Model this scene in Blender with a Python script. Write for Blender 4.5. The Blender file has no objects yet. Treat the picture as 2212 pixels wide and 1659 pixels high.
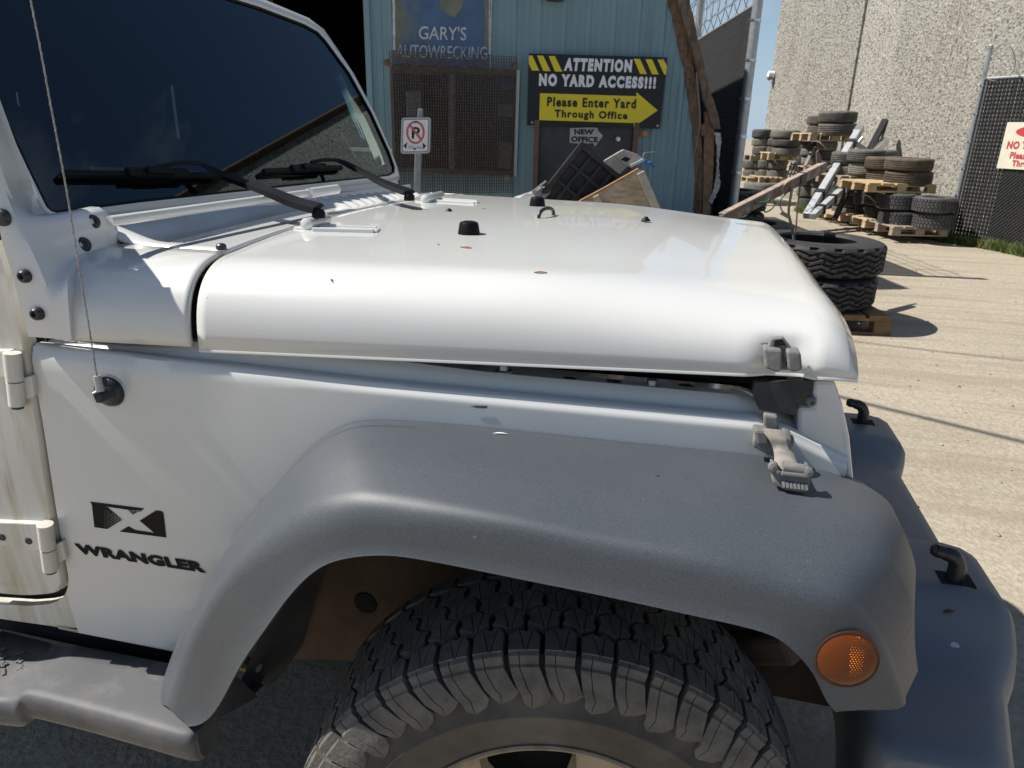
import bpy, bmesh, math, random
import numpy as np
from mathutils import Vector, Matrix
random.seed(7); rng = np.random.default_rng(7)
PI = math.pi
scene = bpy.context.scene
COL = scene.collection
GZ = -0.03                                   # ground level

# ---------------------------------------------------------------- camera
# measured axes of the camera (columns: right, down, forward) in world metres
FPX, CX, CY = 1540.0, 1106.0, 829.5          # focal length / centre for a 2212 x 1659 picture
CAM = np.array([0.07, -1.62, 1.42])
_dy = np.array([1510 - CX, 290 - CY, FPX]); _dy /= np.linalg.norm(_dy)
_dx = np.array([1.0, 0.105, -(_dy[0] + 0.105 * _dy[1]) / _dy[2]]); _dx /= np.linalg.norm(_dx)
_dz = np.cross(_dx, _dy)
AX = np.array([_dx, _dy, _dz])
right, down, fwd = AX @ np.array([1., 0, 0]), AX @ np.array([0, 1., 0]), AX @ np.array([0, 0, 1.])
cam = bpy.data.cameras.new('camera'); camo = bpy.data.objects.new('camera', cam); COL.objects.link(camo)
cam.sensor_fit = 'HORIZONTAL'; cam.sensor_width = 36.0; cam.lens = 36.0 * FPX / 2212
cam.clip_start = 0.02; cam.clip_end = 2000
M = Matrix.Identity(4)
for i in range(3):
    M[i][0] = right[i]; M[i][1] = -down[i]; M[i][2] = -fwd[i]; M[i][3] = CAM[i]
camo.matrix_world = M
cam.dof.use_dof = True; cam.dof.focus_distance = 1.15; cam.dof.aperture_fstop = 18.0
scene.camera = camo

# ---------------------------------------------------------------- world + sun
SUN = np.array([0.80, 0.106, -1.0]); SUN /= np.linalg.norm(SUN)      # direction the light travels
EL = math.asin(-SUN[2]); ROT = math.atan2(-SUN[0], -SUN[1])
w = bpy.data.worlds.new('World'); scene.world = w; w.use_nodes = True
nt = w.node_tree; nt.nodes.clear()
wo = nt.nodes.new('ShaderNodeOutputWorld'); bg = nt.nodes.new('ShaderNodeBackground'); sk = nt.nodes.new('ShaderNodeTexSky')
sk.sky_type = 'NISHITA'; sk.sun_disc = False; sk.sun_elevation = EL; sk.sun_rotation = ROT
sk.air_density = 1.0; sk.dust_density = 0.3; sk.ozone_density = 1.0
bg.inputs['Strength'].default_value = 0.066
# thin wisps of cloud over the whole sky
tc = nt.nodes.new('ShaderNodeTexCoord'); mp = nt.nodes.new('ShaderNodeMapping'); mp.inputs['Scale'].default_value = (2.2, 2.2, 6)
nz = nt.nodes.new('ShaderNodeTexNoise'); nz.inputs['Scale'].default_value = 1.6; nz.inputs['Detail'].default_value = 8
rp = nt.nodes.new('ShaderNodeValToRGB'); rp.color_ramp.elements[0].position = 0.60; rp.color_ramp.elements[1].position = 0.92
mx = nt.nodes.new('ShaderNodeMix'); mx.data_type = 'RGBA'; mx.inputs[7].default_value = (7.5, 7.8, 8.2, 1)
nt.links.new(tc.outputs['Generated'], mp.inputs[0]); nt.links.new(mp.outputs[0], nz.inputs['Vector']); nt.links.new(nz.outputs[0], rp.inputs[0])
nt.links.new(rp.outputs[0], mx.inputs[0]); nt.links.new(sk.outputs[0], mx.inputs[6]); 
sx = nt.nodes.new('ShaderNodeSeparateXYZ'); hr = nt.nodes.new('ShaderNodeMapRange'); hr.inputs[1].default_value = 0.0; hr.inputs[2].default_value = .30; hr.inputs[3].default_value = .80; hr.inputs[4].default_value = 0
hz = nt.nodes.new('ShaderNodeMix'); hz.data_type = 'RGBA'; hz.inputs[7].default_value = (4.6, 6.4, 8.6, 1)
nt.links.new(tc.outputs['Generated'], sx.inputs[0]); nt.links.new(sx.outputs[2], hr.inputs[0]); nt.links.new(hr.outputs[0], hz.inputs[0]); nt.links.new(mx.outputs[2], hz.inputs[6]); nt.links.new(hz.outputs[2], bg.inputs[0]); nt.links.new(bg.outputs[0], wo.inputs[0])
sl = bpy.data.lights.new('sun', 'SUN'); so = bpy.data.objects.new('sun', sl); COL.objects.link(so)
sl.energy = 5.0; sl.angle = math.radians(0.53); sl.color = (1.0, 0.955, 0.88)
so.rotation_euler = Vector(SUN).to_track_quat('-Z', 'Y').to_euler(); so.location = (-6, -3, 12)
scene.view_settings.view_transform = 'Standard'; scene.view_settings.look = 'None'
scene.view_settings.gamma = 1; scene.view_settings.use_curve_mapping = False
scene.view_settings.exposure = 0.44

# ---------------------------------------------------------------- survey helpers: photo pixel + a real plane -> point in the world
def ray(px, py): return AX @ np.array([px - CX, py - CY, FPX])
def onax(ax, v, px, py):
    d = ray(px, py); return CAM + (v - CAM[ax]) / d[ax] * d
def Y(px, py, y): return onax(1, y, px, py)
def Z(px, py, z): return onax(2, z, px, py)
def X(px, py, x): return onax(0, x, px, py)
def onplane(px, py, p0, n):
    d = ray(px, py); return CAM + np.dot(np.array(p0) - CAM, n) / np.dot(d, n) * d
FH = np.array([fwd[0], fwd[1], 0]); FH /= np.linalg.norm(FH)
RH = np.array([FH[1], -FH[0], 0])
def D(px, py, d):                              # point at horizontal distance d in front of the camera
    r = ray(px, py); return CAM + d / np.dot(r, FH) * r
def LD(l, d, z): return np.array([CAM[0], CAM[1], 0]) + RH * l + FH * d + np.array([0, 0, z])
BP0 = np.array([-.75, -.765, 0]); BT = np.array([1.2, .145, 0]); BT /= np.linalg.norm(BT)
BN = np.array([BT[1], -BT[0], 0])              # outward normal of the car's near side (tapers to the front)
def bulge(z): return 0.012 * max(-.3, 1 - ((z - .86) / .30) ** 2) - 0.012
def B(px, py, o=0.0):                          # point on the near body side, o metres proud of it
    p = onplane(px, py, BP0 + BN * o, BN)
    for _ in range(2): p = onplane(px, py, BP0 + BN * (o + bulge(p[2])), BN)
    return p
def Bxz(x, z, o=0.0):
    t = (x - BP0[0]) / BT[0]; q = BP0 + BT * t + BN * (o + bulge(z)); return np.array([x, q[1], z])

# ---------------------------------------------------------------- mesh helpers
class MB:
    def __init__(s): s.v = []; s.f = []
    def add(s, vs, fs):
        n = len(s.v); s.v += [tuple(map(float, p)) for p in vs]; s.f += [tuple(i + n for i in f) for f in fs]; return s
    def grid(s, g, closed=False, caps=False):
        m = len(g); k = len(g[0]); vs = [p for r in g for p in r]; fs = []
        for i in range(m - 1):
            for j in range(k if closed else k - 1):
                j2 = (j + 1) % k; fs.append((i * k + j, i * k + j2, (i + 1) * k + j2, (i + 1) * k + j))
        if caps: fs += [tuple(range(k))[::-1], tuple((m - 1) * k + j for j in range(k))]
        return s.add(vs, fs)
    def box(s, c, sz, ax=None):
        c = np.array(c, float); a = np.eye(3) if ax is None else np.array(ax, float); h = np.array(sz, float) / 2
        vs = [c + a[0] * h[0] * i + a[1] * h[1] * j + a[2] * h[2] * k for i in (-1, 1) for j in (-1, 1) for k in (-1, 1)]
        return s.add(vs, [(0, 1, 3, 2), (4, 6, 7, 5), (0, 4, 5, 1), (2, 3, 7, 6), (0, 2, 6, 4), (1, 5, 7, 3)])
    def beam(s, a, b, wd, ht, up=(0, 0, 1)):
        a = np.array(a, float); b = np.array(b, float); d = b - a; L = np.linalg.norm(d); d /= L
        sd = np.cross(d, up); sd /= np.linalg.norm(sd); u = np.cross(sd, d)
        return s.box((a + b) / 2, (L, wd, ht), (d, sd, u))
    def tube(s, pts, r, n=8, caps=True):
        pts = [np.array(p, float) for p in pts]; rs = r if hasattr(r, '__len__') else [r] * len(pts); g = []; u = None
        for i, p in enumerate(pts):
            t = pts[min(i + 1, len(pts) - 1)] - pts[max(i - 1, 0)]; t /= np.linalg.norm(t) + 1e-12
            if u is None:
                u = np.cross(t, [0.31, 0.2, 0.93]);
                if np.linalg.norm(u) < .05: u = np.cross(t, [1, 0, 0])
            else: u = u - t * np.dot(u, t)
            u /= np.linalg.norm(u); v2 = np.cross(t, u)
            g.append([p + rs[i] * (u * math.cos(2 * PI * k / n) + v2 * math.sin(2 * PI * k / n)) for k in range(n)])
        return s.grid(g, closed=True, caps=caps)
    def prism(s, poly, vec):                   # poly: 3-D points in order; vec: thickness vector
        n = len(poly); vec = np.array(vec, float)
        vs = [np.array(p, float) for p in poly] + [np.array(p, float) + vec for p in poly]
        return s.add(vs, [tuple(range(n)), tuple(range(2 * n - 1, n - 1, -1))] + [(i, i + n, (i + 1) % n + n, (i + 1) % n) for i in range(n)])
    def lathe(s, prof, c=(0, 0, 0), ax=((1, 0, 0), (0, 1, 0), (0, 0, 1)), n=24, caps=False):   # prof: (radius, height) about ax[2]
        c = np.array(c, float); ax = np.array(ax, float)
        g = [[c + r * (ax[0] * math.cos(2 * PI * k / n) + ax[1] * math.sin(2 * PI * k / n)) + h * ax[2] for k in range(n)] for r, h in prof]
        return s.grid(g, closed=True, caps=caps)
    def mesh(s, name, sharp=35, recalc=False):
        me = bpy.data.meshes.new(name); me.from_pydata(s.v, [], s.f)
        if recalc:
            bm = bmesh.new(); bm.from_mesh(me); bmesh.ops.recalc_face_normals(bm, faces=bm.faces); bm.to_mesh(me); bm.free()
        if sharp:
            me.polygons.foreach_set('use_smooth', [True] * len(me.polygons)); me.set_sharp_from_angle(angle=math.radians(sharp))
        me.update(); return me
def link(o, parent=None):
    COL.objects.link(o)
    if parent is not None: o.parent = parent; o.matrix_parent_inverse = WMI(parent)
    return o
def WMI(p):
    m = Matrix.Identity(4); q = p; ch = []
    while q is not None: ch.append(q); q = q.parent
    for q in reversed(ch): m = m @ q.matrix_parent_inverse @ q.matrix_basis
    return m.inverted()
def part(name, mb, mat, parent=None, sharp=35, recalc=True, bevel=0, solid=0, sub=0, label=None):
    o = bpy.data.objects.new(name, mb.mesh(name, sharp, recalc) if isinstance(mb, MB) else mb)
    if not o.data.materials: o.data.materials.append(mat)
    link(o, parent)
    if solid: m = o.modifiers.new('solid', 'SOLIDIFY'); m.thickness = solid; m.offset = -1
    if bevel: m = o.modifiers.new('bevel', 'BEVEL'); m.width = bevel; m.segments = 2; m.limit_method = 'ANGLE'; m.angle_limit = math.radians(38); m.harden_normals = False
    if sub: m = o.modifiers.new('sub', 'SUBSURF'); m.levels = sub; m.render_levels = sub
    if label: o['label'] = label
    return o
def tag(o, label, cat, group=None, kind=None):
    if label: o['label'] = label
    if cat: o['category'] = cat
    if group: o['group'] = group
    if kind: o['kind'] = kind
    return o
def thing(name, loc, label, cat, group=None):
    o = bpy.data.objects.new(name, None); COL.objects.link(o); o.location = tuple(map(float, loc)); o.empty_display_size = .1
    return tag(o, label, cat, group)
def struct(name, mb, mat, sharp=0):
    o = part(name, mb, mat, None, sharp, False); o['kind'] = 'structure'; return o
def cr(pts, k=6):                              # Catmull-Rom through rows of numbers
    P = [np.array(p, float) for p in pts]; P = [2 * P[0] - P[1]] + P + [2 * P[-1] - P[-2]]; out = []
    for i in range(1, len(P) - 2):
        for j in range(k):
            t = j / k; a, b, c, d = P[i - 1], P[i], P[i + 1], P[i + 2]
            out.append(.5 * ((2 * b) + (-a + c) * t + (2 * a - 5 * b + 4 * c - d) * t * t + (-a + 3 * b - 3 * c + d) * t ** 3))
    return out + [P[-2]]
def lerp(a, b, t): return np.array(a, float) * (1 - t) + np.array(b, float) * t
def sstep(a, b, x):
    t = min(1, max(0, (x - a) / (b - a))); return t * t * (3 - 2 * t)
def text_part(s, quad, mat, parent, bold=0.0, thick=.002, shear=0, name='lettering', fit=True, spacing=1.0):
    # quad TL, TR, BR, BL in metres
    cu = bpy.data.curves.new('t', 'FONT'); cu.body = s; cu.offset = bold; cu.extrude = .05; cu.shear = shear; cu.resolution_u = 3; cu.space_character = spacing
    o = bpy.data.objects.new('t', cu); COL.objects.link(o)
    dg = bpy.context.evaluated_depsgraph_get(); dg.update(); me = bpy.data.meshes.new_from_object(o.evaluated_get(dg))
    bpy.data.objects.remove(o); bpy.data.curves.remove(cu)
    co = np.array([v.co[:] for v in me.vertices]); mn = co.min(0); mxx = co.max(0)
    q = [np.array(p, float) for p in quad]; n = np.cross(q[1] - q[0], q[0] - q[3]); n /= np.linalg.norm(n)
    for v, c in zip(me.vertices, co):
        u = (c[0] - mn[0]) / (mxx[0] - mn[0]); t = (c[1] - mn[1]) / (mxx[1] - mn[1])
        p = lerp(lerp(q[3], q[2], u), lerp(q[0], q[1], u), t) + n * (thick if c[2] > 0 else 0)
        v.co = tuple(p)
    me.materials.clear(); me.materials.append(mat); me.name = name
    ob = bpy.data.objects.new(name, me); link(ob, parent); return ob

# ---------------------------------------------------------------- materials
def mat(name, base, rough=.6, metal=0.0, var=0.0, vscale=8, bump=0.0, bscale=300, bdist=.001, coat=0.0, spec=.5, dirt=None, dscale=(6, 6, 6), dthr=(.5, .7), damt=.7, obj_rand=0.0, spots=None, ior=1.5, fine=0.0, fscale=800):
    m = bpy.data.materials.new(name); m.use_nodes = True; t = m.node_tree; b = t.nodes['Principled BSDF']
    N = t.nodes.new; L = t.links.new
    b.inputs['Roughness'].default_value = rough; b.inputs['Metallic'].default_value = metal
    b.inputs['Coat Weight'].default_value = coat; b.inputs['Coat Roughness'].default_value = .05
    b.inputs['Specular IOR Level'].default_value = spec; b.inputs['IOR'].default_value = ior
    geo = N('ShaderNodeNewGeometry'); pos = geo.outputs['Position']
    rgb = N('ShaderNodeRGB'); rgb.outputs[0].default_value = (*base, 1); col = rgb.outputs[0]
    def mul(col, fac_socket, lo, hi):
        mr = N('ShaderNodeMapRange'); mr.inputs[1].default_value = .3; mr.inputs[2].default_value = .7; mr.inputs[3].default_value = lo; mr.inputs[4].default_value = hi
        L(fac_socket, mr.inputs[0]); vm = N('ShaderNodeVectorMath'); vm.operation = 'SCALE'; L(col, vm.inputs[0]); L(mr.outputs[0], vm.inputs['Scale']); return vm.outputs[0]
    if var:
        n = N('ShaderNodeTexNoise'); n.inputs['Scale'].default_value = vscale; n.inputs['Detail'].default_value = 6; L(pos, n.inputs['Vector']); col = mul(col, n.outputs[0], 1 - var, 1 + var)
    if fine:
        n = N('ShaderNodeTexNoise'); n.inputs['Scale'].default_value = fscale; n.inputs['Detail'].default_value = 2; L(pos, n.inputs['Vector']); col = mul(col, n.outputs[0], 1 - fine, 1 + fine)
    if obj_rand:
        oi = N('ShaderNodeObjectInfo'); mr = N('ShaderNodeMapRange'); mr.inputs[3].default_value = 1 - obj_rand; mr.inputs[4].default_value = 1 + obj_rand
        L(oi.outputs['Random'], mr.inputs[0]); vm = N('ShaderNodeVectorMath'); vm.operation = 'SCALE'; L(col, vm.inputs[0]); L(mr.outputs[0], vm.inputs['Scale']); col = vm.outputs[0]
    def overlay(col, color, vec_scale, thr, amt, detail=8, kind='noise'):
        mpn = N('ShaderNodeMapping'); mpn.inputs['Scale'].default_value = vec_scale; L(pos, mpn.inputs[0])
        if kind == 'noise':
            n = N('ShaderNodeTexNoise'); n.inputs['Scale'].default_value = 1; n.inputs['Detail'].default_value = detail; n.inputs['Roughness'].default_value = .62; s = n.outputs[0]
        else:
            n = N('ShaderNodeTexVoronoi'); n.inputs['Scale'].default_value = 1; s = n.outputs['Distance']
        L(mpn.outputs[0], n.inputs['Vector'])
        mr = N('ShaderNodeMapRange'); mr.inputs[1].default_value = thr[0]; mr.inputs[2].default_value = thr[1]; mr.inputs[3].default_value = 0; mr.inputs[4].default_value = amt
        L(s, mr.inputs[0]); mi = N('ShaderNodeMix'); mi.data_type = 'RGBA'; L(mr.outputs[0], mi.inputs[0]); L(col, mi.inputs[6]); mi.inputs[7].default_value = (*color, 1); return mi.outputs[2], mr.outputs[0]
    if dirt is not None:
        ds = dirt if isinstance(dirt, list) else [dirt]
        for dd in ds: col, fac = overlay(col, *dd)
    if spots is not None:                      # (colour, scale, radius)
        col, fac = overlay(col, spots[0], (spots[1],) * 3, (spots[2], spots[2] * .5), 1.0, kind='vor')
    L(col, b.inputs['Base Color'])
    if bump:
        n = N('ShaderNodeTexNoise'); n.inputs['Scale'].default_value = bscale; n.inputs['Detail'].default_value = 3; L(pos, n.inputs['Vector'])
        bn = N('ShaderNodeBump'); bn.inputs['Strength'].default_value = bump; bn.inputs['Distance'].default_value = bdist; L(n.outputs[0], bn.inputs['Height']); L(bn.outputs[0], b.inputs['Normal'])
    return m
WHITE = mat('white_paint', (.65, .65, .625), .32, spots=((.20, .18, .15), 21, .024), var=.025, vscale=5, coat=.8, fine=.012, fscale=300, bump=.012, bscale=90, dirt=[((.62, .6, .53), (2.5, 2.5, 5), (.52, .85), .45), ((.5, .44, .34), (60, 60, 60), (.70, .80), .5)])
WHITED = mat('grimy_white_paint', (.66, .65, .60), .42, var=.05, vscale=6, coat=.25, dirt=[((.44, .37, .23), (28, 28, 2.6), (.44, .72), .8), ((.36, .26, .13), (42, 42, 3.2), (.60, .74), .6)])
WHITER = mat('rust_flecked_white_paint', (.69, .69, .68), .32, var=.03, vscale=7, coat=.6, dirt=[((.25, .10, .04), (62, 62, 62), (.695, .72), .95), ((.48, .46, .42), (50, 30, 90), (.66, .72), .5)])
INNER = mat('dull_inner_paint', (.62, .64, .66), .5, var=.08, vscale=14, dirt=((.2, .17, .13), (16, 30, 40), (.58, .74), .8))
GREY = mat('grey_textured_plastic', (.060, .069, .081), .50, var=.05, vscale=3.5, fine=.24, fscale=620, bump=.35, bscale=900, bdist=.0006, spec=.55, dirt=[((.11, .115, .12), (4, 5, 5), (.50, .80), .30), ((.17, .17, .165), (3, 60, 60), (.66, .76), .35), ((.36, .36, .34), (48, 48, 48), (.70, .74), .5)])
GREYB = mat('lightened_bumper_plastic', (.150, .160, .178), .5, var=.08, vscale=4, fine=.14, fscale=900, bump=.3, bscale=900, bdist=.0006, dirt=[((.22, .22, .21), (6, 6, 6), (.54, .74), .5), ((.42, .41, .39), (55, 55, 55), (.735, .78), .5)])  # same plastic as the flares, lightened because the bumper lies in shade
GREYD = mat('dusty_grey_plastic', (.085, .087, .094), .6, var=.10, vscale=6, fine=.14, fscale=900, bump=.35, bscale=900, bdist=.0006, dirt=[((.24, .22, .185), (10, 14, 14), (.48, .80), .55)])
LATCH = mat('weathered_grey_rubber', (.17, .165, .16), .7, var=.15, vscale=40, dirt=((.36, .33, .28), (50, 50, 50), (.5, .7), .6), bump=.2, bscale=400)
BLACK = mat('black_plastic', (.007, .007, .008), .45, spec=.15, var=.2, vscale=60)
SATIN = mat('satin_black_metal', (.02, .021, .022), .32, var=.15, vscale=50)
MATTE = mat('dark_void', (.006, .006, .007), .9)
RUBK = mat('groove_shade_rubber', (.010, .010, .010), .9)  # near-black, so the shade between tread blocks sits in the colour
RUB = mat('tyre_rubber', (.10, .096, .088), .8, var=.3, vscale=45, bump=.5, bscale=180, bdist=.0025, dirt=[((.17, .15, .12), (12, 12, 12), (.48, .74), .6)])
RUBS = mat('dusty_sidewall_rubber', (.045, .042, .038), .75, var=.2, vscale=30, bump=.25, bscale=200, dirt=[((.115, .105, .09), (9, 9, 9), (.42, .70), .7)])
RIM = mat('brake_dusted_alloy', (.34, .27, .19), .5, metal=.35, var=.2, vscale=18, dirt=((.12, .08, .05), (25, 25, 25), (.55, .72), .7))
RUST = mat('rusty_inner_fender', (.080, .050, .030), .8, var=.25, vscale=12, dirt=((.045, .032, .024), (14, 14, 14), (.5, .7), .7), bump=.2, bscale=120)
STEEL = mat('bolt_steel', (.32, .33, .34), .35, metal=.8, var=.2, vscale=90)
BOLT = mat('dark_bolt', (.05, .05, .055), .4, metal=.5, var=.25, vscale=120)
GALV = mat('galvanised_steel', (.40, .42, .43), .42, metal=.55, var=.15, vscale=20)
CHROME = mat('bright_aluminium', (.62, .64, .66), .28, metal=.9, var=.1, vscale=14)
def glass(name, tint, trans, rough=.0):
    m = bpy.data.materials.new(name); m.use_nodes = True; t = m.node_tree; t.nodes.clear(); N = t.nodes.new; L = t.links.new
    o = N('ShaderNodeOutputMaterial'); a = N('ShaderNodeBsdfTransparent'); a.inputs[0].default_value = (*[c * trans for c in tint], 1)
    g = N('ShaderNodeBsdfGlossy'); g.inputs['Roughness'].default_value = rough; g.inputs[0].default_value = (.74, .90, 1, 1)
    fr = N('ShaderNodeFresnel'); fr.inputs[0].default_value = 1.75; mi = N('ShaderNodeMixShader')
    L(fr.outputs[0], mi.inputs[0]); L(a.outputs[0], mi.inputs[1]); L(g.outputs[0], mi.inputs[2]); L(mi.outputs[0], o.inputs[0]); return m
GLASS = glass('windshield_glass', (.75, .95, .9), .62)
TINT = glass('tinted_glass', (.7, .8, .8), .2)
# ================================================================ the car
car = thing('parked_car', (-.3, 0, GZ), 'white off-road car with its bonnet ajar and grey plastic wheel-arch flares', 'car')
bpy.context.view_layer.update()

# cross-section shared by bonnet and cowl; returns half-section from bottom edge to centre
def hw(x): return .642 + (.741 - .642) * (.19 - x) / (.19 + .63) if x < .19 else .642 - (x - .19) * .12
def section(x, zb, zt, s, n=2.7, k=14, crown=.010):
    h = hw(x); out = []
    for i in range(k + 1):
        a = i / k * PI / 2
        c, d = math.cos(a) ** (2 / n), math.sin(a) ** (2 / n)
        out.append((h - s + s * c, zb + (zt - zb) * d))
    for i in range(1, 9):
        y = (h - s) * (1 - i / 8); out.append((y, zt + crown * (1 - (y / (h - s)) ** 2)))
    return out
def rear_x(y): return -.622 - .072 * (1 - min(1, abs(y) / .74) ** 2)
def front_x(y): return .313 - .014 * (1 - min(1, abs(y) / .62) ** 2)
def hood_pt(u, half, sgn):
    pass
hood = MB(); rows = []
NU = 64
for i in range(NU + 1):
    u = i / NU
    xb = -.622 + u * (.312 + .622)
    s = .142 + .13 * sstep(-.2, .3, xb); zt = 1.2215 - .021 * sstep(-.22, .34, xb) ** 1.3; zb = 1.098 + .0155 * (xb + .63) / .95
    sec = section(xb, zb, zt, s)
    row = []
    for sg in (-1, 1):
        pts = sec if sg < 0 else sec[:-1][::-1]
        for (yy, zz) in pts:
            y = sg * yy; x = rear_x(y) + u * (front_x(y) - rear_x(y))
            e = front_x(y) - x                   # distance from the front edge: roll the leading edge down
            zz2 = zz - .028 * (max(0, 1 - e / .055) ** 2.2) * sstep(1.10, 1.16, zz)
            y2 = y * (1 - .012 * max(0, 1 - e / .06) ** 2)
            if sg < 0:                            # pocket that the bonnet catch sits in
                k = sstep(.040, .026, abs(x - .213)) * sstep(1.168, 1.150, zz); y2 += .011 * k
            row.append((x, y2, zz2))
    rows.append(row)
hood.grid(rows)
hoodo = part('hood', hood, WHITE, car, sharp=50, recalc=True, solid=.010)
# folded lip along the lower near edge
lip = MB(); g = []
for r in rows: g.append([np.array(r[0]) + d for d in ((0, .0008, .003), (0, -.0008, .0008), (0, -.0008, -.0022), (0, .003, -.003), (0, .014, -.001))])
part('hood_lip', lip.grid(g), WHITE, hoodo, sharp=60)

# cowl: near corner, far corner and the top between them
def cowl_patch(sgn, name):
    m = MB(); g = []
    base_ = [(a, b) for a, b in section(-.63, 1.103, 1.2235, .148, k=22) if a > .615]
    for i in range(25):
        u = i / 24; row = []; kx = 1 + (.030 * u) / .741
        for (y, z) in base_ + [(.606, 1.2245)]:
            kk = 1 + (kx - 1) * sstep(.606, .70, y)
            xb = -.850 - .06 * sstep(1.16, 1.225, z); row.append((lerp(rear_x(y) - .013, xb, u), sgn * y * kk, z))
        g.append(row)
    return part(name, m.grid(g), WHITE, car, sharp=50, solid=.008, recalc=True)
cowl_side = cowl_patch(-1, 'cowl_side')
cowl_far = cowl_patch(1, 'cowl_side')
def cowl_z(x): return 1.2235 + .030 * sstep(-.80, -.93, x)
ct = MB(); g = []
for i in range(21):
    u = i / 20; row = []
    for j in range(41):
        y = -.602 + 1.204 * j / 40; x = lerp(rear_x(y) - .013, -.935, u)
        row.append((x, y, cowl_z(x) + .008 * (1 - (y / .6) ** 2)))
    g.append(row)
cowl_top = part('cowl_top', ct.grid(g), WHITE, car, sharp=50, solid=.008)
# raised louvres on the far half of the cowl
for i in range(11):
    y = .02 + i * .047; m = MB(); g = []
    for j in range(9):
        t = j / 8; x = -.735 - .125 * t; hgt = .011 * math.sin(PI * min(1, max(0, t))) ** .4
        zc = cowl_z(x) + .008 * (1 - (y / .6) ** 2)
        g.append([(x, y - .014, zc - .001), (x, y - .008, zc + hgt), (x, y + .004, zc + hgt), (x, y + .014, zc - .001)])
    part('louver', m.grid(g), WHITE, cowl_top, sharp=40)
# black boxes that stop light and stand in for shade under the bonnet
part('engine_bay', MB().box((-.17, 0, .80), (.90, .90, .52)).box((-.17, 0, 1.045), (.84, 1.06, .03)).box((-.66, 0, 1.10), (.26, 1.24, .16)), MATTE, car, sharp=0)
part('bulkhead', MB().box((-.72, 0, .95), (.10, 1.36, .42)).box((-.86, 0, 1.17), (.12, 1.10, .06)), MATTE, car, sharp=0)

# ---- near body side: column grid from the door gap to the grille
GAP = [(62, 733), (78, 830), (100, 960), (130, 1150), (146, 1235), (149, 1258), (143, 1280), (122, 1297), (60, 1303), (-40, 1296)]
gl = np.array(cr([B(*p)[[0, 2]] for p in GAP[:7]], 8)); gl = gl[np.argsort(-gl[:, 1])]
def gapx(z): return float(np.interp(-z, -gl[:, 1], gl[:, 0]))
ledge = np.array([B(*p)[[0, 2]] for p in [(65, 745), (153, 755), (800, 827), (1555, 897), (1640, 905), (1700, 925), (1830, 990)]])
def lz(x): return float(np.interp(x, ledge[:, 0], ledge[:, 1]))
rock = np.array([B(*p)[[0, 2]] for p in [(122, 1353), (379, 1404), (420, 1412)]])
FI = [(339, 1517), (368, 1433), (411, 1338), (506, 1167), (580, 1069), (645, 991), (692, 948), (742, 920), (810, 906), (1000, 918), (1300, 950), (1500, 970), (1640, 985), (1745, 1008)]
fin = np.array([B(*p)[[0, 2]] for p in FI])
def fz(x): return float(np.interp(x, fin[:, 0], fin[:, 1]))
xs = list(np.linspace(-.885, -.40, 30)) + list(np.linspace(-.385, .318, 34))
g = []
for x0 in xs:
    w0 = sstep(-.60, -.885, x0)
    zt = lz(x0) - .004
    zb0 = float(np.interp(x0, rock[:, 0], rock[:, 1])) if x0 < -.66 else None
    zb = zb0 if zb0 is not None else max(float(np.interp(x0, rock[:, 0], rock[:, 1])), fz(x0) - .05)
    row = []
    for j in range(30):
        z = zt + (zb - zt) * j / 29
        x = x0 + w0 * (gapx(min(z, gl[0, 1])) + .885) if z > gl[-1, 1] else x0 + w0 * (gl[-1, 0] + .885)
        p = Bxz(x, z); p[1] += .006 * sstep(zt - .012, zt, z)
        row.append(p)
    # ledge, groove and inner flange on top
    lx = row[0][0]; zl = lz(lx) - .004
    f = sstep(-.80, -.55, lx); ht = .030 - .013 * sstep(-.55, -.15, lx)
    if lx > .16: ht *= sstep(.235, .16, lx)
    top = [Bxz(lx, zl + dz, -o) for o, dz in ((.012, .0035), (.022, .0032), (.026, -.003), (.030, -.004), (.035, .002 + ht * .6 * f), (.044, .004 + ht * f), (.085, .004 + ht * f), (.12, -.02 + ht * f), (.125, -.09))]
    g.append(top[::-1] + row)
body = part('body_side', MB().grid(g), WHITE, car, sharp=38, recalc=False)
# sill below the door and its lower lip
sill = MB(); g = []
for px in list(np.linspace(-160, 152, 24)) + [160, 170]:
    yt = np.interp(px, [-160, 60, 100, 122, 136, 146, 152], [1292, 1306, 1303, 1298, 1288, 1272, 1258]); a = B(px, yt + 3, -.0025); bz = np.interp(px, [-160, 0, 152], [1312, 1338, 1360]); b = B(px, bz, -.0015)
    g.append([a + np.array([0, .02, 0]), a] + [lerp(a, b, t) for t in (.3, .7, .95)] + [b + np.array([0, .012, -.01]), b + np.array([0, .07, -.016])])
part('sill_panel', sill.grid(g), WHITED, car, sharp=40, recalc=False)
rl = MB(); g = []
for px in np.linspace(122, 415, 20):
    b = B(px, np.interp(px, [122, 379, 420], [1353, 1404, 1412]) - 1, -.0005)
    g.append([b, b + np.array([0, .004, -.010]), b + np.array([0, .018, -.020]), b + np.array([0, .09, -.024])])
part('rocker_edge', rl.grid(g), WHITED, car, sharp=40, recalc=False)
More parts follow.
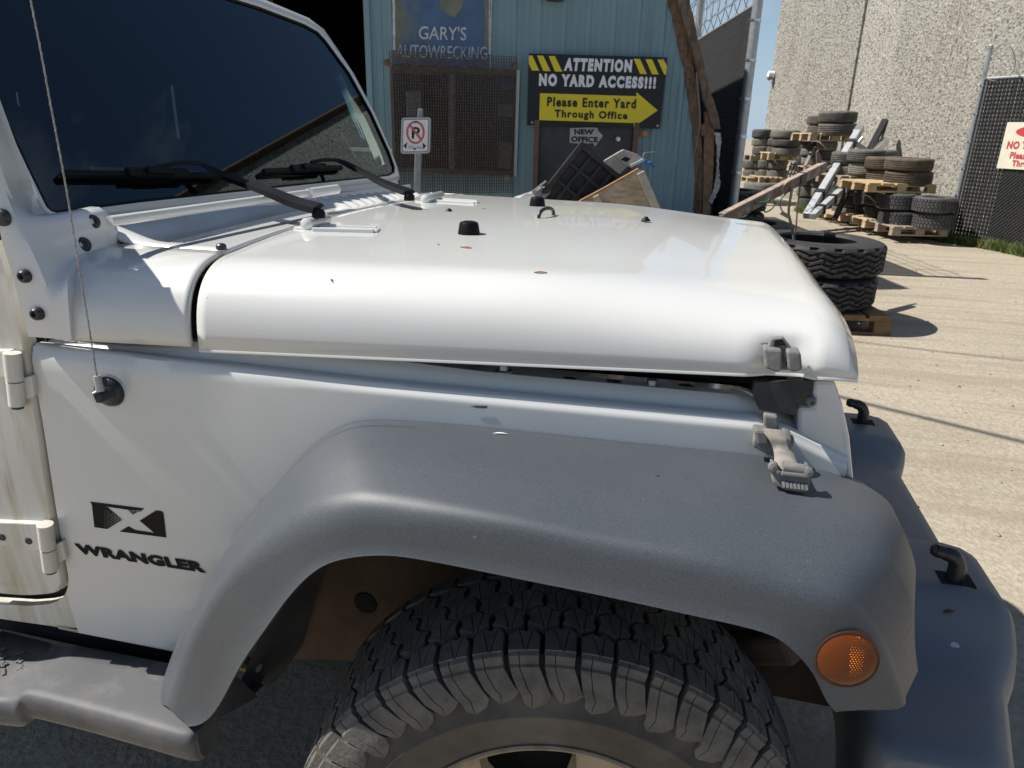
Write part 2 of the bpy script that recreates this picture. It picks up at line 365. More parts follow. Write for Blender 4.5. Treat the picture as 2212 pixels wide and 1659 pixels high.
# bolts and slots on the inner flange
for px, py in ((1088, 798), (1408, 830)):
    p = B(px, py, -.055); p[2] -= .004
    m = MB().lathe([(.001, .0115), (.0075, .0115), (.008, .004), (.013, .003), (.0145, 0), (.0145, -.004)], p, n=12)
    part('flange_bolt', m, STEEL, body)
for px, py in ((1326, 824), (1482, 833), (1230, 818)):
    p = B(px, py, -.05)
    part('flange_slot', MB().lathe([(.0005, .0015), (.008, .0015), (.009, 0)], p, ((1.3, 0, 0), (0, .6, 0), (0, 0, 1)), n=10), MATTE, body)
part('paint_scuff', MB().prism([B(*q, .001) for q in ((1016, 878), (1030, 876), (1053, 877), (1052, 882), (1035, 882))], BN * .0004), mat('scuff_mark', (.10, .11, .12), .7, var=.4, vscale=300), body, sharp=0)

# ---- door
dg = [(0, 520), (18, 565), (34, 620), (50, 690), (62, 745), (76, 830), (97, 960), (126, 1150), (141, 1237), (143, 1258), (137, 1276), (117, 1291), (60, 1296), (-20, 1289)]
dm = MB(); g = []
for (px, py) in cr(dg[:11], 4):
    p = B(px - 7, py, .003); row = [p + np.array([0, .02, 0]), p + np.array([-.001, .006, 0]), p + np.array([-.006, 0, 0])]
    for t in (.03, .1, .25, .5, .8): row.append(Bxz(p[0] - t * 1.1, p[2], .003))
    g.append(row)
lo = g[-1]; 
for (px, py), t2 in zip(cr(dg[10:], 4)[1:], [1] * 99):
    p = B(px - 5, py - 7, .003); row = [p + np.array([0, .02, 0]), p + np.array([0, .006, 0]), p + np.array([-.003, 0, .003])]
    for t in (.03, .1, .25, .5, .8): row.append(Bxz(p[0] - .02 - t * 1.1, p[2] + .004, .003))
    g.append(row)
door = part('door', dm.grid(g), WHITED, car, sharp=40, recalc=False, label='yellow-streaked front door')
part('door_gap', MB().prism([B(*q, -.03) for q in ((-20, 500), (60, 500), (100, 735), (175, 1240), (150, 1320), (-60, 1330))], -BN * .01), MATTE, car, sharp=0)
def hinge(pp, name='door_hinge'):
    # pp: pixel of barrel top, barrel bottom, leaf polygon, body knuckle polygon
    (t, b), leaf, knuckle, screws = pp
    r = .0125; p0 = B(*t, .016); p1 = B(*b, .016)
    h = part(name, MB().prism([B(*q, .012) for q in leaf], -BN * .012), WHITED, door, sharp=0, bevel=.003)
    mid = lerp(p0, p1, .52)
    part('barrel', MB().tube([p0, mid], r, 16), WHITED, h)
    part('barrel', MB().tube([lerp(p0, p1, .55), p1], r * .97, 16), WHITED, h)
    part('pin', MB().tube([p1, p1 + (p1 - p0) * .06], r * .7, 12), BOLT, h)
    part('knuckle', MB().prism([B(*q, .010) for q in knuckle], -BN * .012), WHITED, h, sharp=0, bevel=.002)
    for s in screws: part('screw', MB().lathe([(.0005, .003), (.004, .004), (.0065, .002), (.007, 0)], B(*s, .011), (BT, (0, 0, 1), BN), n=10), BOLT, h)
hinge(((( 26, 762), (38, 875)), [(-40, 757), (22, 757), (30, 800), (28, 812), (12, 815), (-40, 822)], [(38, 818), (68, 812), (74, 855), (46, 868)], []))
hinge(((( 97, 1132), (110, 1230)), [(-40, 1126), (88, 1131), (96, 1180), (78, 1192), (-40, 1172)], [(108, 1180), (133, 1170), (142, 1208), (116, 1225)], [(6, 1160), (63, 1168)]))

# ---- windshield
GP = [np.array(p) for p in ((-.969, -.62, 1.272), (-.862, .645, 1.288), (-1.115, .62, 1.672))]
GN = np.cross(GP[1] - GP[0], GP[2] - GP[0]); GN /= np.linalg.norm(GN)
if GN[0] < 0: GN = -GN
def W(px, py, o=0.0): return onplane(px, py, GP[0] + GN * o, GN)
inner = [(108, 459), (122, 462), (300, 438), (560, 410), (835, 381), (848, 374), (849, 362), (838, 330), (800, 247), (752, 160), (702, 92), (684, 72), (655, 56), (560, 20), (470, -8), (300, -52), (100, -84), (-100, -100), (-118, -92), (-122, -70), (-95, 10), (0, 243), (60, 372), (98, 450)]
outer = [(100, 474), (122, 480), (300, 462), (560, 428), (845, 392), (866, 385), (862, 366), (848, 332), (812, 246), (766, 158), (720, 88), (702, 62), (668, 36), (568, -6), (480, -34), (300, -80), (100, -114), (-110, -132), (-150, -122), (-158, -80), (-128, 10), (-22, 243), (45, 376), (84, 458)]
gi = [W(*p) for p in inner]; go = [W(*p) for p in outer]; cen = sum(gi) / len(gi)
wf = MB(); g = []
for a, b in zip(gi + gi[:1], go + go[:1]):
    g.append([a - GN * .006, a + GN * .002, lerp(a, b, .12) + GN * .006, lerp(a, b, .55) + GN * .006, lerp(a, b, .9) - GN * .001, b - GN * .012, b - GN * .07])
frame = part('windshield_frame', wf.grid(g), WHITE, car, sharp=45, recalc=False)
part('seal', MB().tube([a + GN * .003 for a in gi] + [gi[0] + GN * .003], .004, 6, False), BLACK, frame)
gm = MB().add([cen + GN * .001] + [p + GN * .001 for p in gi], [(0, i + 1, (i + 1) % len(gi) + 1) if np.dot(np.cross(gi[i] - cen, gi[(i + 1) % len(gi)] - cen), GN) > 0 else (0, (i + 1) % len(gi) + 1, i + 1) for i in range(len(gi))])
wind = part('windshield', gm, GLASS, car, sharp=0, recalc=False)
fr = MB(); g = []
for i, p in enumerate(gi + gi[:1]):
    q = lerp(p, cen, .06 if i % len(gi) not in (0, 1, 2, 3, 4, 5) else .10); g.append([p - GN * .002, q - GN * .002])
part('frit_band', fr.grid(g), mat('black_frit', (.004, .005, .007), .5), wind, sharp=0)
shade = [lerp(W(-98, 8), W(770, 190), t) - GN * .003 for t in np.linspace(0, 1, 9)]
tb = [W(*p) - GN * .003 for p in ((715, 108), (684, 76), (560, 24), (470, -4), (100, -80), (-100, -96), (-118, -70), (-95, 10), (0, 140), (300, 165), (560, 225), (790, 300))]
part('sun_band', MB().add([sum(tb) / len(tb)] + tb, [(0, i + 1, (i + 1) % len(tb) + 1) for i in range(len(tb))]), glass('sun_band_tint', (.5, .6, .8), .25), wind, sharp=0)
# hinge tube along the windshield base
tubez = [Z(237, 478, 1.272), Z(400, 455, 1.274), Z(560, 432, 1.276), Z(723, 409, 1.276)]
wt = part('windshield_hinge_tube', MB().tube(tubez, .0085, 12), WHITE, car)
part('hinge_collar', MB().tube([Z(668, 417, 1.277), Z(727, 408.5, 1.277)], .0115, 14), WHITE, wt)
base = MB(); g = []
for i, t in enumerate(np.linspace(0, 1, 20)):
    a = lerp(W(224, 474), W(858, 390), t) - GN * .006; x = -.935; y = a[1]
    g.append([a + np.array([0, 0, .01]), a + np.array([.012, 0, -.012]), np.array([min(-.80, a[0] + .05), y, 1.250]), np.array([min(-.80, a[0] + .07), y, 1.215])])
part('windshield_sill', base.grid(g), WHITE, car, sharp=50, recalc=False)
# ---- near windshield bracket / pillar foot
rowsb = [((-60, 180, -.78), (-30, 180, -.745), (-24, 180, -.675)), ((-48, 335, -.785), (-14, 335, -.765), (36, 337, -.662)), ((-15, 430, -.785), (22, 440, -.770), (96, 460, -.640)),
         ((-2, 482, -.785), (44, 492, -.771), (214, 447, -.610)), ((4, 520, -.785), (66, 536, -.773), (249, 520, -.612)), ((30, 605, -.785), (92, 595, -.776), (180, 548, -.690)), ((38, 640, -.785), (104, 630, -.777), (152, 590, -.745)),
         ((50, 685, -.784), (112, 672, -.778), (146, 625, -.770)), ((61, 727, -.782), (112, 731, -.778), (154, 735, -.774))]
R0 = [[Y(*p) for p in r] for r in rowsb]; R1 = []
dense = list(zip(*[cr([r[c] for r in R0], 5) for c in range(3)]))
for a, b, c in dense:
    R1.append([a + np.array([0, .03, 0]), a] + [lerp(lerp(a, b, t), lerp(b, c, t), sstep(.0, 1, t)) if False else (lerp(a, b, t * 2) if t <= .5 else lerp(b, c, t * 2 - 1)) for t in np.linspace(.1, 1, 10)] + [c + np.array([-.01, .02, -.012])])
brk = part('windshield_bracket', MB().grid(R1), WHITER, car, sharp=60, recalc=False, label='rust-flecked windshield foot')
def bolt(p, n, r, hgt, parent, m=BOLT, name='bolt'):
    n = np.array(n, float); n /= np.linalg.norm(n); u = np.cross(n, [0, 0.3, 1]); u /= np.linalg.norm(u); v = np.cross(n, u)
    o = part(name, MB().lathe([(.0005, hgt * .55), (r * .34, hgt * .55), (r * .40, hgt), (r * .62, hgt), (r * .92, hgt * .6), (r, 0), (r, -hgt * .5)], p, (u, v, n), n=16), m, parent); return o
def surf(px, py, dl=0):                        # nearest bracket sample seen at a pixel
    best = None
    for r in R1:
        for p in r[1:-1]:
            q = AX.T @ (p - CAM); e = (CX + FPX * q[0] / q[2] - px) ** 2 + (CY + FPX * q[1] / q[2] - py) ** 2
            if best is None or e < best[0]: best = (e, p, q[2])
    d = ray(px, py); d /= FPX; return CAM + d * best[2]
for (px, py), n, r in (((4, 470), (.1, -1, .1), .0125), ((199, 480), (.75, -.55, .35), .0125), ((179, 529), (.75, -.6, .35), .0125), ((56, 596), (.15, -1, .05), .0105), ((83, 677), (.12, -1, .05), .0105)):
    bolt(surf(px, py), n, r, .007 if r > .012 else .010, brk)
# screws on the cowl
for px, py, z in ((323, 515, 1.2235), (478, 534, 1.2255)):
    bolt(Z(px, py, z + .002), (0, 0, 1), .0085, .006, cowl_side if px == 478 else cowl_top)

# ---- wipers
def wiper(piv, armpx, blade, zp):
    p0 = Z(*piv, zp)
    a = [p0 + np.array([0, 0, .006])] + [W(*q, o) if o < 1 else Z(*q, o) for q, o in armpx]
    root = part('wiper', MB().lathe([(.0005, .007), (.010, .006), (.013, 0), (.013, -.010)], p0, n=14), BLACK, car)
    arm = MB(); g = []
    pts = cr(a, 4); n = len(pts)
    for i, p in enumerate(pts):
        t = pts[min(i + 1, n - 1)] - pts[max(i - 1, 0)]; t /= np.linalg.norm(t); up = np.array([.35, -.45, .82]); up = up - t * np.dot(up, t); up /= np.linalg.norm(up); sd = np.cross(t, up)
        wd = lerp(.0185, .0060, sstep(.05, .75, i / n)); hh = lerp(.009, .004, i / n)
        g.append([p + sd * wd, p + sd * wd * .6 + up * hh, p - sd * wd * .6 + up * hh, p - sd * wd, p - up * .003])
    part('wiper_arm', arm.grid(g, closed=True, caps=True), BLACK, root, sharp=30)
    b0, b1 = W(*blade[0], .012), W(*blade[1], .012); d = (b1 - b0); L = np.linalg.norm(d); d /= L; sd = np.cross(d, GN)
    bl = part('wiper_blade', MB().beam(b0, b1, .012, .014, GN), BLACK, root, sharp=0, bevel=.003)
    part('rubber', MB().beam(b0 - GN * .008 - d * .004, b1 - GN * .008, .004, .012, GN), MATTE, bl, sharp=0)
    m_ = lerp(b0, b1, blade[2]) + GN * .008
    part('connector', MB().beam(m_ - d * .075, m_ + d * .075, .019, .012, GN).beam(m_ - d * .035, m_ + d * .03, .015, .026, GN), BLACK, bl, sharp=0, bevel=.003)
wiper((688, 459), [((640, 439), 1.272), ((575, 413), 1.291), ((500, 388), 1.306), ((455, 367), .036), ((432, 355), .034), ((385, 354), .026), ((325, 365), .020)], [(134, 376), (466, 380), .56], 1.258)
wiper((884, 424), [((830, 398), 1.281), ((785, 374), 1.299), ((735, 350), .036), ((700, 347), .030), ((672, 352), .022)], [(568, 371), (738, 362), .52], 1.262)

# ---- antenna
ab = B(238, 845, 0)
ant = part('antenna', MB().lathe([(.0245, -.002), (.0245, .002), (.0235, .005), (.018, .011), (.010, .0135), (.0005, .014)], ab, (BT, (0, 0, 1), BN), n=28), SATIN, car)
part('gasket', MB().lathe([(.0268, -.002), (.0268, .0012), (.022, .0014)], ab, (BT, (0, 0, 1), BN), n=28), INNER, ant)
bp = B(212, 855, .030); part('ball_joint', MB().tube([B(236, 850, .010), B(222, 853, .024), bp, B(203, 858, .034)], [.0125, .0115, .0115, .009], 14), SATIN, ant)
tp = [B(217, 845, .032), B(209, 812, .032)]
part('sleeve', MB().tube(tp, [.0062, .0052], 12), mat('sleeve_metal', (.42, .41, .38), .45, metal=.4), ant)
mast_px = [(209, 812), (191, 700), (171, 580), (150, 448), (128, 325), (110, 230), (88, 110), (66, 0), (48, -90)]
mp_ = [Y(px, py, tp[1][1] - .0005 * i) for i, (px, py) in enumerate(mast_px)]
mp_ = cr(mp_, 14); mast = MB().tube(mp_, [  .0012 * (1 - .25 * i / len(mp_)) for i in range(len(mp_))], 8)
hel = [];
for i in range(len(mp_) * 4 - 4):
    t = i / 4; k = int(t); p = lerp(mp_[k], mp_[min(k + 1, len(mp_) - 1)], t - k); a = i * .55
    hel.append(p + .0012 * np.array([math.cos(a), math.sin(a), 0]))
part('mast', mast.tube(hel, .0005, 4), mat('weathered_mast', (.30, .29, .27), .6, var=.3, vscale=120), ant)

# ---- bonnet fittings
def stop(px, py, z):
    c = Z(px, py, z)
    s = part('hood_stop', MB().lathe([(.0222, -.002), (.0222, .002), (.0205, .012), (.0185, .024), (.0165, .0275), (.010, .0295), (.0005, .030)], c, n=28), BLACK, hoodo)
stop(1013, 511, 1.2235); stop(1160.5, 449, 1.2235)
fa, fb = Z(1164, 480, 1.2225), Z(1195, 473, 1.2225); uz = np.array([0, 0, 1.0])
fl = [fa, fa + uz * .014, lerp(fa, fb, .12) + uz * .023, lerp(fa, fb, .35) + uz * .027, lerp(fa, fb, .65) + uz * .027, lerp(fa, fb, .88) + uz * .023, fb + uz * .014, fb]
lo_ = part('footman_loop', MB().tube(cr(fl, 4), .0042, 8), SATIN, hoodo)
for q in ((1162, 481), (1196, 474)): part('foot', MB().box(Z(*q, 1.2265), (.018, .022, .004)), SATIN, lo_, sharp=0, bevel=.001)
for px, py in ((970, 459), (1395, 477)):
    c = Z(px, py, 1.2285)
    part('washer_nozzle', MB().lathe([(.012, 0), (.008, .004), (.004, .009), (.0005, .010)], c, ((1, 0, 0), (0, 1, 0), (0, 0, 1)), n=12), BLACK, hoodo)
def hoodhinge(b0, b1, strap, z):
    p0, p1 = Z(*b0, z + .014), Z(*b1, z + .014)
    d = (p1 - p0) / np.linalg.norm(p1 - p0)
    h = part('hood_hinge', MB().tube([p0 - d * .004, p0, p1, p1 + d * .002], [.006, .0125, .0125, .0115], 16), WHITE, hoodo)
    q = [Z(*s, z + .004) for s in strap]
    part('strap', MB().prism(q, (0, 0, .004)), WHITE, h, sharp=0, bevel=.0015)
    e = [lerp(q[0], q[1], .5), lerp(q[3], q[2], .5)]
    part('strap_rib', MB().beam(lerp(q[0], q[1], .02), lerp(q[0], q[1], .95), .007, .014).beam(lerp(q[3], q[2], .02), lerp(q[3], q[2], .95), .007, .014), WHITE, h, sharp=0, bevel=.002)
    part('hinge_foot', MB().box(p0 + np.array([-.012, .012, -.010]), (.034, .030, .010)), WHITE, h, sharp=0, bevel=.004)
hoodhinge((662, 485), (704, 474), [(690, 492), (822, 497), (815, 503), (672, 499)], 1.224)
hoodhinge((918, 431), (952, 422), [(940, 432), (1036, 438), (1030, 442), (930, 436)], 1.224)

# ---- bonnet catch (upper half)
def hs(px, py, o=0.0): return onplane(px, py, np.array([.21, -.638, 1.12]) + np.array([0, -o, 0]), np.array([.1, -1, .12]))
catch = part('hood_catch', MB().prism([hs(*q, .024) for q in ((1650, 753), (1689, 756), (1690, 800), (1680, 806), (1653, 796))], (0, .026, 0)), LATCH, hoodo, sharp=0, bevel=.003)
part('catch_jaw', MB().prism([hs(*q, .028) for q in ((1699, 757), (1730, 762), (1734, 800), (1716, 805), (1703, 801))], (0, .030, 0)), LATCH, catch, sharp=0, bevel=.003)
part('catch_back', MB().prism([hs(*q, .012) for q in ((1666, 732), (1692, 729), (1712, 755), (1712, 800), (1668, 800), (1658, 755))], (0, .012, 0)), LATCH, catch, sharp=0, bevel=.002)
part('catch_window', MB().prism([hs(*q, .014) for q in ((1674, 735), (1690, 733), (1699, 746), (1672, 748))], (0, .004, 0)), MATTE, catch, sharp=0)
part('catch_bolt', MB().tube([hs(1694, 772, .010), hs(1694, 772, .021)], .006, 10), BOLT, catch)
# ---- bonnet latch (lower half, hanging open)
def fs(px, py, o=0.0): return onplane(px, py, np.array([.21, -.650, 1.03]) + np.array([0, -o, 0]), np.array([.12, -1, .10]))
latch = part('hood_latch', MB().prism([fs(*q, .016) for q in ((1628, 926), (1660, 930), (1663, 962), (1700, 968), (1712, 945), (1712, 990), (1660, 985), (1626, 966))], (0, .020, 0)), LATCH, body, sharp=0, bevel=.003)
part('cheek', MB().prism([fs(*q, .034) for q in ((1629, 928), (1661, 931), (1664, 962), (1634, 964))], (0, .020, 0)), LATCH, latch, sharp=0, bevel=.004)
part('cheek', MB().prism([fs(*q, .034) for q in ((1690, 932), (1710, 938), (1712, 960), (1697, 964))], (0, .020, 0)), LATCH, latch, sharp=0, bevel=.004)
part('axle', MB().tube([fs(1630, 943, .024), fs(1712, 951, .024)], .0075, 12), LATCH, latch)
part('tongue', MB().prism([fs(*q, .004) for q in ((1650, 896), (1680, 900), (1684, 930), (1650, 928))], (0, .014, 0)), LATCH, latch, sharp=0, bevel=.003)
sp = [fs(1674, 930, .030), fs(1684, 950, .042), fs(1692, 975, .046), Y(1698, 1000, -.728), Y(1703, 1018, -.742)]
sm = MB(); g = []
for i, p in enumerate(cr(sp, 4)):
    t = i / 16; wd = .019 - .007 * math.sin(PI * t) + .001 * t
    g.append([p + np.array([-wd, 0, 0]), p + np.array([-wd * .5, -.005, .004]), p + np.array([wd * .5, -.005, .004]), p + np.array([wd, 0, 0]), p + np.array([0, .007, -.003])])
part('rubber_strap', sm.grid(g, closed=True, caps=True), mat('dusty_strap_rubber', (.23, .21, .185), .8, var=.25, vscale=60), latch, sharp=40)
def hd(px, py, o=0.0): return onplane(px, py, np.array([.21, -.752, 1.0]) + np.array([0, -o, 0]), np.array([.10, -1, .35]))
hf = ((1684, 1024), (1746, 1032), (1750, 1036), (1747, 1056), (1738, 1064), (1694, 1057), (1670, 1044), (1666, 1012))
part('handle', MB().prism([hd(*q, .004) for q in ((1666, 1010), (1684, 1021), (1748, 1028), (1752, 1034), (1748, 1056), (1738, 1065), (1694, 1058), (1670, 1044))], (0, .012, -.003)), LATCH, latch, sharp=0, bevel=.002)
for a_, b_ in (((1666, 1008), (1684, 1022)), ((1684, 1022), (1748, 1029)), ((1748, 1029), (1742, 1008))):
    part('handle_rim', MB().beam(hd(*a_, .006), hd(*b_, .006), .006, .010, (0, -1, .3)), LATCH, latch, sharp=0, bevel=.002)
part('handle_wall', MB().prism([hd(*q, .002) for q in ((1664, 997), (1670, 997), (1686, 1020), (1684, 1030), (1668, 1042))], (0, .010, 0)), LATCH, latch, sharp=0, bevel=.002)
part('handle_wall', MB().prism([hd(*q, .002) for q in ((1738, 1002), (1748, 1006), (1753, 1030), (1748, 1046))], (0, .010, 0)), LATCH, latch, sharp=0, bevel=.002)
part('strap_pin', MB().tube([hd(1690, 1009, .002), hd(1736, 1016, .002)], .008, 12), LATCH, latch)
for i in range(7):
    px = 1691 + i * 8.2; py = 1040 + i * 1.0
    part('grip_rib', MB().beam(hd(px, py, .004), hd(px + 2, py + 13, .005), .0035, .006, (0, -1, 0)), LATCH, latch, sharp=0)
part('grip_recess', MB().prism([hd(*q, .0006) for q in ((1686, 1036), (1744, 1043), (1742, 1052), (1690, 1047))], (0, .0004, 0)), mat('recess_rubber', (.05, .05, .05), .8), latch, sharp=0)
for q in ((1670, 1008), (1746, 1020)): part('rivet', MB().lathe([(.0005, .009), (.005, .008), (.0065, .004), (.0065, -.004)], hd(*q, .003), ((1, .1, 0), (0, .3, 1), (-.1, -1, .3)), n=14), LATCH, latch)

# ---- grille shell (side return) and its dark baffle
gp = [(1755, 822), (1803, 822), (1822, 880), (1836, 945), (1845, 1042), (1800, 1022), (1722, 1000), (1722, 880), (1755, 880)]
gs = [B(*q, -.012) for q in gp]; k_ = 6
gs = gs[:5] + [np.array([.332, -.624, .67]), np.array([.300, -.615, .67]), np.array([.290, -.625, .96])] + gs[6:]
grille = part('grille_shell', MB().prism(gs, (0.01, 1.19, 0)), WHITE, car, sharp=0, bevel=.006)
gx = lambda z: .345 - .26 * max(0, z - .95)
for i_ in range(7):
    yq = (i_ - 3) * .082; part('grille_slot', MB().prism([(gx(z) + .003, yq + dy, z) for z, dy in ((.76, -.022), (.76, .022), (1.02, .022), (1.02, -.022))], (.003, 0, 0)), MATTE, grille, sharp=0)
for s_ in (-1, 1):
    hl = part('headlight', MB().lathe([(.096, -.02), (.096, .016), (.086, .018), (.080, .008), (.0005, .016)], (.322, s_ * .42, .885), ((0, 1, 0), (0, 0, 1), (1, 0, 0)), n=32), CHROME, grille)
part('baffle', MB().prism([B(*q, -.006) for q in ((1630, 826), (1757, 822), (1757, 846), (1722, 847), (1721, 897), (1640, 885), (1625, 850))], -BN * .01), mat('baffle_plastic', (.025, .026, .028), .6, var=.3, vscale=40), grille, sharp=0)
bolt(B(1751, 866, -.010), BN, .0075, .008, grille, m=LATCH, name='push_rivet')

# ---- wheel-arch flare
S_I = [B(*p, .001) for p in FI] + [np.array(p) for p in ((.352, -.61, .958), (.378, -.60, .905), (.388, -.60, .845), (.384, -.61, .775))]
C_px = [(359, 1524, -.865), (385, 1445, -.875), (410, 1371, -.885), (485, 1243, -.90), (569, 1163, -.912), (640, 1112, -.918), (690, 1093, -.92), (740, 1084, -.922), (800, 1078, -.923), (931, 1094, -.925), (1113, 1124, -.925), (1296, 1164, -.925), (1530, 1205, -.925), (1661, 1245, -.923), (1806, 1287, -.918), (1861, 1326, -.91), (1916, 1402, -.905), (1965, 1531, -.90)]
L_px = [(405, 1571, -.885), (436, 1564, -.89), (470, 1528, -.895), (521, 1433, -.91), (569, 1364, -.92), (622, 1290, -.928), (676, 1236, -.932), (730, 1211, -.934), (806, 1201, -.935), (900, 1208, -.936), (1150, 1258, -.937), (1296, 1287, -.937), (1478, 1327, -.937), (1651, 1367, -.935), (1715, 1408, -.933), (1759, 1459, -.93), (1788, 1518, -.928), (1806, 1540, -.926)]
SC = [Y(*p) for p in C_px]; SL = [Y(*p) for p in L_px]
# centre of the arch, for an outward direction at every station
def soft(P_, n=4):
    P_ = [np.array(p) for p in P_]
    for _ in range(n): P_ = [P_[0]] + [(P_[i - 1] + 2 * P_[i] + P_[i + 1]) / 4 for i in range(1, len(P_) - 1)] + [P_[-1]]
    return P_
st = list(zip(soft(cr(S_I, 5)), soft(cr(SC, 5)), soft(cr(SL, 5), 2))); g = []
ctr = np.array([-.10, -.80, .55])
for si_, (I, Cc, Lp) in enumerate(st):
    sq_ = si_ / 5; bul = .010 + .038 * sstep(12.2, 15.0, sq_) - .016 * sstep(15.6, 17, sq_)
    m_ = lerp(I, Cc, .5); out = m_ - ctr; out[1] = 0; out /= np.linalg.norm(out)
    e1 = Cc - I; e2 = Lp - Cc; l1 = np.linalg.norm(e1); l2 = np.linalg.norm(e2); e1 /= l1; e2 /= l2
    r = min(.022 + .026 * sstep(2.5, 5, sq_) * sstep(10, 7, sq_), l1 * .40, l2 * .48); row = [I - out * .012, I]
    for t in (.2, .45, .7): row.append(lerp(I, Cc - e1 * r, t / .85) + out * (bul * math.sin(PI * t ** .9)) * min(1, l1 / .12))
    for k in range(7):                              # rounded crest
        t = k / 6; a = Cc - e1 * r; b = Cc + e2 * r; row.append((1 - t) ** 2 * a + 2 * t * (1 - t) * Cc + t * t * b)
    for t in (.55, .93): row.append(lerp(Cc + e2 * r, Lp, t) + np.array([0, .002, 0]))
    up = out; inn = np.array([0, .018, 0])
    row += [Lp + np.array([0, .001, 0]), Lp + inn * .25 - up * .0015, Lp + inn + up * .004, lerp(Lp, I, .35) + up * -.004, lerp(Lp, I, .92) - up * .03]
    g.append(row)
flare = part('fender_flare', MB().grid(g), GREY, car, sharp=55, recalc=False)
for e_ in (g[-1], g[0]): cc = sum(e_) / len(e_); part('flare_end', MB().add([cc] + e_, [(0, i + 1, i + 2) for i in range(len(e_) - 1)]), GREY, flare, sharp=0)
# side marker lamp
bpy.context.view_layer.update(); hit_ = scene.ray_cast(bpy.context.evaluated_depsgraph_get(), Vector(CAM), Vector(ray(1830, 1419) / np.linalg.norm(ray(1830, 1419)))); lp = np.array(hit_[1]) + np.array([-.001, -.0045, 0]); ln = np.array([.12, -1, .10]); ln /= np.linalg.norm(ln); lu = np.cross([0, 0, 1], ln); lu /= np.linalg.norm(lu); lv = np.cross(ln, lu)
AMB = mat('amber_lens_bright', (.85, .22, .008), .3, var=.12, vscale=160, spec=.3); AMBD = mat('amber_lens_dark', (.13, .030, .003), .3, spec=.3)  # one lens in two tones: a bright wedge, the rest dark
lamp = part('marker_lamp', MB().lathe([(.0345, -.012), (.0345, .0008), (.0335, .0016), (.0318, .0012)], lp, (lu, lv, ln), n=36), mat('lamp_rim', (.04, .018, .010), .4), flare)
part('lens', MB().lathe([(.0320, .0005), (.029, .0026), (.022, .0046), (.012, .0060), (.0004, .0065)], lp, (lu, lv, ln), n=36), AMBD, lamp)
cells = MB(); cells2 = MB()
for i in range(-10, 11):
    for j in range(-12, 13):
        x_, y_ = (i + .5 * (j % 2)) * .0031, j * .0026; r_ = math.hypot(x_, y_)
        if r_ > .0300: continue
        h_ = .0063 - .0052 * (r_ / .031) ** 2; p = lp + lu * x_ + lv * y_ + ln * h_
        q = [lu * .0015, lv * .0013, -lu * .0015, -lv * .0013]
        (cells2 if x_ > .001 - y_ * .12 and (x_ < .014 or y_ < -.010) else cells).add([p + ln * .0010] + [p + z_ for z_ in q], [(0, 1, 2), (0, 2, 3), (0, 3, 4), (0, 4, 1)])
part('lens_prisms', cells, AMBD, lamp, sharp=0)['kind'] = 'stuff'
part('lens_prisms', cells2, AMB, lamp, sharp=0)['kind'] = 'stuff'

# far side of the body: mirrored copies of the near panels and flare
for o_ in (body, flare):
    c2_ = o_.copy(); COL.objects.link(c2_); c2_.scale = (1, -1, 1)
    for k_ in list(c2_.keys()):
        if k_ == 'label': del c2_[k_]
# ---- wheel: steered a little to the far side
WC = np.array([-.055, -.745, .367]); th = math.radians(9)
wx = np.array([math.cos(th), math.sin(th), 0]); wy = np.array([math.sin(th), -math.cos(th), 0]); wz = np.array([0, 0, 1.0])   # wy = outward along the axle
RT = .402; HW = .108
tyre = part('tyre', MB().lathe([(.226, HW - .022), (.232, HW - .008), (.250, HW + .004), (.275, HW + .010), (.300, HW + .0125), (.302, HW + .0145), (.3045, HW + .0145), (.307, HW + .0125), (.330, HW + .010), (.352, HW + .004), (.370, HW - .004), (.384, HW - .016)], WC, (wx, wz, wy), n=120), RUBS, car, sharp=50)
part('tread_base', MB().lathe([(.384, HW - .016), (RT - .0135, HW - .035), (RT - .012, 0), (RT - .0135, -HW + .03), (.375, -HW), (.32, -HW - .012), (.23, -HW + .02)], WC, (wx, wz, wy), n=120), RUBK, tyre, sharp=50)
def wpt(s, t, r):                               # s along the tread, t across (outwards +), r radius -> local coords before spinning
    a = s / RT; return np.array([r * math.sin(a), r * math.cos(a), t])
def block_mesh(name, polys, prof=None):
    m = MB()
    for poly, r1, r0 in polys:
        top = [wpt(s, t, r1 - (.0035 * max(0, (abs(t) - .085) / .02) ** 2)) for s, t in poly]
        c_ = np.mean(np.array(poly), 0); bot = [wpt(c_[0] + (s - c_[0]) * 1.12, c_[1] + (t - c_[1]) * 1.06, r0) for s, t in poly]
        n = len(poly); m.add(top + bot, [tuple(range(n))] + [(i, (i + 1) % n, (i + 1) % n + n, i + n) for i in range(n)])
    return m
NP = 50; pitch = 2 * PI * RT / NP
def sliced(poly, cuts):                         # cut a convex-ish block with thin sipes running across the tread (lines s = c + k t)
    def clip(pl, c, k, sg):
        out = []
        for i in range(len(pl)):
            p, q = pl[i], pl[(i + 1) % len(pl)]; dp, dq = sg * (p[0] - c - k * p[1]), sg * (q[0] - c - k * q[1])
            if dp >= 0: out.append(p)
            if dp * dq < 0: t = dp / (dp - dq); out.append((p[0] + (q[0] - p[0]) * t, p[1] + (q[1] - p[1]) * t))
        return out
    parts_ = [poly]
    for c, k in cuts:
        nx = []
        for pl in parts_:
            for q in (clip(pl, c + .0007, k, 1), clip(pl, c - .0007, k, -1)):
                if len(q) >= 3: nx.append(q)
        parts_ = nx
    return parts_
